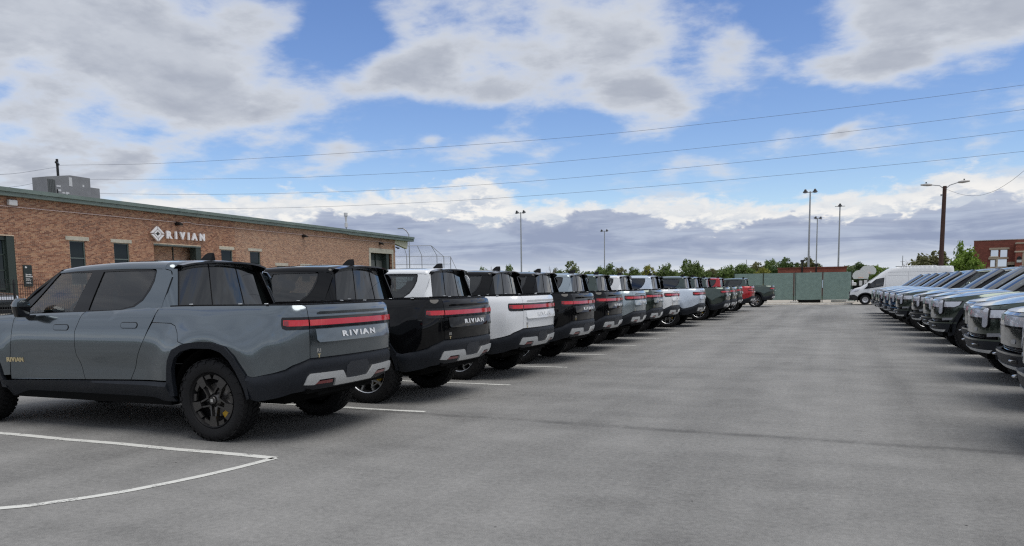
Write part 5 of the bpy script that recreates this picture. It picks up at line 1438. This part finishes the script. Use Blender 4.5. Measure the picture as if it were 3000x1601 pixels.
def hoop(x, y, z, lab):
    r = empty('basketball_hoop', (x, y, 0), 0, lab, 'basketball hoop', 'basketball hoops'); m = MB(); m.tube([(0, .9, 0), (0, .7, z - .1), (0, .05, z + .2)], .07, 6); m.build('pole', M_galv, r)
    fan = [(-.62, 0), (-.75, .25), (-.70, .55), (-.45, .80), (0, .90), (.45, .80), (.70, .55), (.75, .25), (.62, 0)]
    m = MB(); m.prism(fan, -.02, .02, Matrix(((1, 0, 0, 0), (0, 0, 1, 0), (0, 1, 0, z), (0, 0, 0, 1)))); m.build('backboard', mat('backboard_white', (.72, .73, .74), .5), r)
    m = MB(); m.tube([(.23 * cos(2 * pi * k / 12), -.30 + .23 * sin(2 * pi * k / 12), z + .12) for k in range(13)], .015, 4); m.build('ring', M_screw, r)
hoop(2.75, 85, 2.30, 'fan-shaped backboard higher and nearer the van roof'); hoop(2.05, 83.5, 1.85, 'fan-shaped backboard lower and partly behind the other one')
# bits between the fence and the van
r = empty('service_cart', (1.05, 68.5, 0), 0, 'green and white container beside the fence end post', 'container'); m = MB(); m.rbox(-.25, .30, -.3, .3, 0, 1.25, .04); m.build('body', mat('bottle_green', (.02, .09, .045), .5), r); m = MB(); m.rbox(-.28, .33, -.33, .33, 1.25, 1.52, .05); m.build('lid', M_white, r); m = MB(); m.rbox(-.1, .12, -.15, .15, 1.52, 1.70, .04); m.build('lid_vent', M_white, r)
r = empty('gate_panel', (1.75, 66, 0), 0, 'black gate posts with white boards between the fence and the van', 'gate')
for x in (-.28, .06, .40, .78): MB().box(x - .04, x + .04, -.04, .04, 0, 1.70).build('post', M_blackm, r)
for i, (x0, x1, z0, z1) in enumerate(((-.22, .0, 1.25, 1.65), (-.22, .0, .45, 1.15), (.12, .34, 1.3, 1.7), (.12, .34, .7, 1.15), (.46, .74, 1.25, 1.66), (.46, .74, .55, 1.15))): MB().box(x0, x1, -.01, .01, z0, z1).build('board', M_white, r)
MB().box(.20, .36, -.03, -.012, .85, 1.08).build('notice', mat('notice_yellow', (.5, .36, .03), .6), r)

# ------------------------------------------------------------------ low red building and the school-like brick block
def redbrick(name, base):
    m = mat(name, base, .85); g, b = ntex(m); tc = g.node('ShaderNodeTexCoord'); bt = g.node('ShaderNodeTexBrick'); mp = g.node('ShaderNodeMapping'); mp.inputs['Rotation'].default_value = (radians(90), 0, 0); g.l.new(tc.outputs['Object'], mp.inputs[0]); g.l.new(mp.outputs[0], bt.inputs[0])
    bt.inputs['Scale'].default_value = 1; bt.inputs['Brick Width'].default_value = .4; bt.inputs['Row Height'].default_value = .2; bt.inputs['Mortar Size'].default_value = .012
    bt.inputs['Color1'].default_value = (*[c * 1.12 for c in base], 1); bt.inputs['Color2'].default_value = (*[c * .82 for c in base], 1); bt.inputs['Mortar'].default_value = (*[c * .62 for c in base], 1); g.l.new(bt.outputs[0], b.inputs['Base Color']); return m
M_red = redbrick('red_brick', (.29, .085, .060)); M_redd = redbrick('red_brick_dark', (.22, .068, .050))
M_beige = vary(mat('precast_beige', (.46, .38, .30), .8), 2, .1)
r = empty('low_red_building', (-6.8, 100, 0), 0, 'low red brick building showing above the green fence', 'building')
MB().box(0, 7.7, 0, 8, 0, 3.30).build('wall', M_red, r); m = MB(); m.box(-.08, 7.78, -.08, 8.08, 3.302, 3.42); m.build('parapet_cap', M_redd, r); MB().box(3.7, 3.85, -.3, -.1, 0, 2.9).build('downpipe', M_beige, r)
def school():
    r = empty('brick_school', (16.49, 118.86, 0), radians(-8.5), 'dark red brick building with tall mirror-like windows past the lamp pole', 'building')
    # local x along the facade, y into the building
    W = [(1.92, 2.82, 4.50, 5.50), (2.98, 3.80, 4.50, 5.50), (1.92, 3.80, 3.25, 4.28)]
    xs = [0, 1.92, 2.82, 2.98, 3.80, 4.3]
    m = MB(); m.box(0, 1.9, 0, 10, 0, 6.72); m.box(1.9, 3.82, 0, 10, 5.72, 6.72); m.box(3.82, 12, .0, 10, 0, 6.72); m.box(1.9, 3.82, 0, 10, 0, 2.5); m.box(2.82, 2.98, 0, 1, 4.45, 5.6); m.box(1.9, 3.82, .5, 10, 2.5, 5.72); m.build('wall', M_redd, r)
    m = MB(); m.box(-.04, 12.05, -.04, 10.05, 6.722, 6.80); m.build('parapet_cap', mat('parapet_pale', (.5, .5, .5), .6), r)
    mg = mat('mirror_glass', (.75, .78, .80), .03, 1.)
    for x0, x1, z0, z1 in W:
        f = MB(); t = .05; f.box(x0, x0 + t, .1, .2, z0, z1); f.box(x1 - t, x1, .1, .2, z0, z1); f.box(x0, x1, .1, .2, z1 - t, z1); f.box(x0, x1, .1, .2, z0, z0 + t); w = f.build('window', M_white, r); MB().box(x0 + t, x1 - t, .14, .15, z0 + t, z1 - t).build('pane', mg, w)
    for x0, x1, z0, z1 in ((1.75, 3.98, 5.50, 5.76), (1.70, 3.95, 4.26, 4.50), (1.65, 4.0, 3.02, 3.28)): MB().box(x0, x1, -.10, .22, z0, z1).build('lintel', M_beige, r)
    m = MB(); m.box(4.62, 12, -3.4, -.01, 0, 6.05); m.build('wing_wall', M_red, r); m = MB(); m.box(4.56, 12, -3.46, 0, 6.052, 6.22); m.build('wing_cap', M_beige, r)
    m = MB(); m.box(3.84, 4.60, -1.2, -.02, 3.45, 3.85); m.build('entrance_canopy', M_beige, r)
    m = MB(); m.box(3.9, 4.6, -.3, -.01, 2.2, 3.42); m.build('entrance_opening', M_blackm, r)
    # round-topped notice on the wing
    m = MB(); m.prism([(4.75, 4.05), (5.25, 4.05), (5.25, 4.25), (5.17, 4.42), (5.0, 4.50), (4.83, 4.42), (4.75, 4.25)], 3.41, 3.46, Matrix(((1, 0, 0, 0), (0, 0, -1, 0), (0, 1, 0, 0), (0, 0, 0, 1)))); n = m.build('notice', M_blackm, r); MB().box(4.74, 5.26, -3.49, -3.465, 3.72, 4.04).build('notice_plate', M_white, n)
    return r
school()
for (x, y, h, w, lab) in ((18.1, 112, 4.30, .85, 'small beige lamp post with flat arm before the tall windows'), (20.1, 108, 4.75, .9, 'larger beige lamp post with flat arm by the entrance of the red building')):
    r = empty('path_light', (x, y, 0), 0, lab, 'lamp post', 'flat-armed lamp posts'); MB().box(-.08, .08, -.08, .08, 0, h).build('post', M_beige, r); MB().rbox(-w, .12, -.12, .12, h + .002, h + .18, .03).build('lamp_head', M_beige, r)

# ------------------------------------------------------------------ picket fence by the building
r = empty('picket_fence', (-24, 12, .0), pi / 2, 'black metal picket fence with curved tops before the brick building', 'fence'); mp_ = MB()
pk = MB(); pk.box(-.005, .005, -.005, .005, .3, 1.88); pk.tube([(0, 0, 1.88), (0, -.02, 1.97), (0, -.09, 2.02), (0, -.15, 1.98)], .005, 4); PK = pk.mesh('picket', M_blackm)
for k in range(160): link('picket', PK, r, (k * .078 + 2.0, 0, 0))
for z in (.45, 1.55, 1.86): MB().box(2.0, 14.5, -.008, .008, z - .008, z + .008).build('rail', M_blackm, r)
for x in (2, 4.4, 6.8, 9.2, 11.6, 14.0): MB().box(x - .02 + .05, x + .02 + .05, -.02, .02, 0, 2.0).build('post', M_blackm, r)

# ------------------------------------------------------------------ vegetation
def crown_mesh(kind, seed, nclump, nleaf, ls):
    R = random.Random(seed); mb = MB(); cl = []
    while len(cl) < nclump:
        x, y, z = R.uniform(-1, 1), R.uniform(-1, 1), R.uniform(0, 1)
        if kind == 'round': w = sqrt(max(0, 1 - (2 * z - .75) ** 2 / 1.6)) * (1 if z > .1 else .7)
        elif kind == 'tall': w = (1 - z) ** .65 * .85 + .08
        elif kind == 'dense': w = sqrt(max(0, 1 - max(0, (z - .35) / .65) ** 2))
        else: w = .35 + .65 * sin(pi * min(1, z * 1.05))
        w *= .80 + .75 * noise.noise(Vector((x * 1.5 + seed, y * 1.5, z * 2.6 + seed)))
        d = hypot(x, y)
        if d < w and (d > w * .35 or R.random() < .4): cl.append((x * .5, y * .5, z, R.uniform(.05, .13) * (1.25 if kind != 'sparse' else .9)))
    v = []; f = []
    for (cx, cy, cz, r) in cl:
        for _ in range(nleaf):
            a = Vector((R.gauss(0, 1), R.gauss(0, 1), R.gauss(0, .8))); a = a.normalized() * r * R.random() ** .4
            p = Vector((cx, cy, cz)) + a
            n = (a.normalized() + Vector((R.gauss(0, .6), R.gauss(0, .6), R.gauss(.3, .6)))).normalized(); t = n.orthogonal().normalized(); t = (Matrix.Rotation(R.uniform(0, 6.28), 3, n) @ t); b = n.cross(t); s = ls * R.uniform(.6, 1.4)
            k = len(v); v += [p - t * s - b * s * .5, p + t * s * .2 - b * s * .7, p + t * s, p + b * s * .7]; f.append((k, k + 1, k + 2, k + 3))
    mb.add(v, f); return mb, cl
def leaf_mat(name, col, var=.45):
    m = mat('leaf_' + name, col, .75, spec=.25); g, b = ntex(m); oi = g.node('ShaderNodeObjectInfo'); tc = g.node('ShaderNodeNewGeometry')
    n = g.noise(tc.outputs['Position'], 1.1, 4, .6); n2 = g.noise(tc.outputs['Position'], 6, 2, .6)
    f = g.smooth(g.add(g.mul(n, .6), g.mul(n2, .4)), .36, .64)
    lo = (*[c * (1 - var) for c in col], 1); hi = (min(1, col[0] * (1 + var * 1.1)), min(1, col[1] * (1 + var)), col[2] * (1 + var * .5), 1)
    g.l.new(g.mix(f, lo, hi), b.inputs['Base Color'])
    b.inputs['Subsurface Weight'].default_value = 0
    tr = g.node('ShaderNodeBsdfTranslucent'); tr.inputs[0].default_value = (col[0] * 1.6, col[1] * 1.7, col[2], 1)
    mx = g.node('ShaderNodeMixShader'); mx.inputs[0].default_value = .3; out = [n_ for n_ in m.node_tree.nodes if n_.type == 'OUTPUT_MATERIAL'][0]
    g.l.new(b.outputs[0], mx.inputs[1]); g.l.new(tr.outputs[0], mx.inputs[2]); g.l.new(mx.outputs[0], out.inputs[0]); return m
LEAF = [leaf_mat('mid', (.12, .165, .070)), leaf_mat('fresh', (.13, .185, .070)), leaf_mat('pale', (.16, .19, .10)), leaf_mat('olive', (.14, .14, .08)), leaf_mat('yellow', (.22, .22, .06)), leaf_mat('dark', (.07, .11, .045)), leaf_mat('bright', (.17, .25, .06))]
M_bark = mat('bark', (.10, .075, .055), .9)
CROWNS = {}
for kd, sd in (('round', 3), ('round', 8), ('dense', 5), ('sparse', 12), ('tall', 4)):
    mb_, cl_ = crown_mesh(kd, sd, {'round': 120, 'dense': 150, 'sparse': 95, 'tall': 120}[kd], 30, .036 if kd != 'sparse' else .030)
    t = MB()
    R_ = random.Random(sd)
    t.tube([(0, 0, -.25), (.01, 0, .1), (-.01, .01, .45)], [.035, .028, .012], 6)
    for (cx, cy, cz, r_) in cl_[::7]: t.tube([(0, 0, max(-.1, cz * .35 - .05)), (cx * .5, cy * .5, cz * .7), (cx, cy, cz)], [.012, .008, .003], 4)
    CROWNS[(kd, sd)] = (mb_.mesh('crown', LEAF[0]), t.mesh('trunk', M_bark))
def tree(x, y, top, w, crown, m, lab, base=.6, group='trees beyond the lot', name='broadleaf_tree'):
    cm, tm = CROWNS[crown]; r = empty(name, (x, y, 0), random.uniform(0, 6.28), lab, 'tree', group)
    h = top - base
    c = link('crown', cm, r, (0, 0, base), scl=(w, w, h)); c.data = cm
    if not c.data.materials: c.data.materials.append(m)
    c.material_slots[0].link = 'OBJECT'; c.material_slots[0].material = m
    link('trunk', tm, r, (0, 0, base), scl=(w, w, h)); return r
TREES = [(-75.8, 163.3, 6.2, 3.2, 1, 'small tree showing over the roof of the black pickup past the white one'), (-70.3, 165.7, 6.6, 2.6, 1, 'narrow tree between two pickup roof fins near the paired-head pole'), (-69.9, 176.7, 5.2, 2.6, 1, 'tiny low tree just past the paired-head floodlight pole'),
 (-66.3, 172.7, 5.4, 3.3, 3, 'low dark tree before the bare tree'), (-59.8, 169.8, 5.6, 4.8, 0, 'low rounded tree under the tall pale tree'), (-50.8, 151.7, 6.8, 4.2, 2, 'tall pale green tree rising above its neighbours'),
 (-54.7, 176.7, 5.1, 3.7, 2, 'low pale tree before the thin floodlight pole'), (-49.1, 168.0, 5.8, 3.3, 1, 'leafy tree beside the thin floodlight pole'), (-44.6, 158.8, 6.2, 3.9, 0, 'rounded green tree just past the thin floodlight pole'),
 (-46.0, 174.0, 5.6, 4.0, 3, 'brownish tree between two green trees'), (-40.8, 165.0, 5.4, 4.1, 0, 'low dense green tree beside the yellowing one'), (-36.6, 160.9, 5.6, 3.6, 4, 'yellowing tree in the middle of the tree line'),
 (-33.2, 161.6, 5.9, 4.5, 0, 'mid green tree between the yellowing tree and the biggest tree'), (-25.8, 147.8, 6.3, 5.2, 0, 'biggest dark green tree of the tree line'), (-25.6, 157.9, 5.2, 4.2, 0, 'lower shoulder tree behind the biggest tree'), (-25.6, 173.1, 4.9, 3.9, 3, 'reddish brown tree before the gap in the tree line'),
 (-20.3, 158.7, 5.2, 4.3, 1, 'green tree at the left end of the green fence'), (-17.6, 159.0, 5.4, 4.5, 1, 'green tree second above the green fence'), (-15.0, 164.3, 5.9, 5.2, 3, 'olive brown tree above the green fence with the far mast'), (-12.4, 164.5, 6.2, 4.5, 1, 'green tree before the darkest tree above the fence'),
 (-8.1, 139.8, 5.9, 4.1, 5, 'darkest tree directly behind the low red building'), (-5.2, 149.9, 6.2, 4.2, 3, 'dark olive tree behind the tallest floodlight pole'), (-3.9, 160.0, 5.2, 3.3, 3, 'small olive tree behind the black posts'), (-10.9, 129.5, 4.0, 2.9, 4, 'low yellow green shrub-like tree at the low red building corner'),
 (2.7, 120.0, 4.3, 2.6, 5, 'dark tree between the fence end and the backboards'), (5.0, 119.9, 3.8, 1.9, 6, 'bright green tree poking over the van windscreen'), (11.9, 119.4, 5.7, 6.0, 3, 'wide dark olive tree behind the wooden lamp pole'), (7.3, 139.8, 3.7, 3.2, 1, 'low tree just over the van roof'),
 (12.5, 94.2, 4.9, 2.9, 6, 'broad bright green lower tree beside the dark red building')]
for i, (x, y, tp, w, k, lab) in enumerate(TREES):
    cr = ('sparse', 12) if k == 2 else (('dense', 5) if (k in (5, 3) and w > 4) or i == 13 else (('round', 3) if i % 2 else ('round', 8)))
    tree(x, y, tp, w * 1.1, cr, LEAF[k], lab)
tree(12.07, 94.9, 6.1, 2.3, ('tall', 4), LEAF[6], 'tall pointed bright green tree at the corner of the dark red building', name='pointed_tree')
def bare(x, y, h, lab, seed):
    R = random.Random(seed); r = empty('bare_tree', (x, y, 0), 0, lab, 'tree', 'bare trees'); m = MB(); br = MB()
    m.tube([(0, 0, 0), (.05, 0, h * .35), (0, .05, h * .6)], [.16, .11, .06], 6); m.build('trunk', M_bark, r)
    for k in range(16):
        a = R.uniform(0, 6.28); z0 = h * R.uniform(.25, .6); L = h * R.uniform(.25, .42); p1 = Vector((cos(a) * L * .35, sin(a) * L * .35, z0 + L * .6)); p2 = p1 + Vector((cos(a) * L * .2, sin(a) * L * .2, L * .45)); br.tube([(0, 0, z0), p1, p2], [.05, .03, .008], 4)
        for q in range(3):
            b = a + R.uniform(-1.2, 1.2); p3 = p1 + Vector((cos(b) * L * .25, sin(b) * L * .25, L * R.uniform(.2, .4))); br.tube([p1, p3], [.02, .006], 3)
    o = br.build('branches', mat('bare_bark', (.20, .16, .15), .9), r); o['kind'] = 'stuff'
bare(-57.86, 159.85, 6.3, 'leafless grey tree beside the low rounded tree', 2); bare(9.52, 129.65, 5.0, 'leafless pale tree above the van roof near the far mast', 5)
tl = MB(); R = random.Random(9)
for k in range(16000):
    t = R.random(); x = -120 + 150 * t; y = 225 - 40 * t + R.uniform(-5, 5); hmax = 4.7 + 1.5 * noise.noise(Vector((x * .13, 0, 0))) + .7 * noise.noise(Vector((x * .5, 3, 0))); z = hmax * R.random() ** .7
    n = Vector((R.gauss(0, 1), -1 + R.gauss(0, .5), R.gauss(.5, .6))).normalized(); a = n.orthogonal().normalized(); b = n.cross(a); s = R.uniform(.2, .5); p = Vector((x, y, z)); q = len(tl.v)
    tl.v += [tuple(p - a * s), tuple(p - b * s * .6), tuple(p + a * s), tuple(p + b * s * .6)]; tl.f.append((q, q + 1, q + 2, q + 3)); tl.mi.append(0)
o = tl.build('far_treeline', leaf_mat('haze', (.12, .15, .085))); o['kind'] = 'stuff'
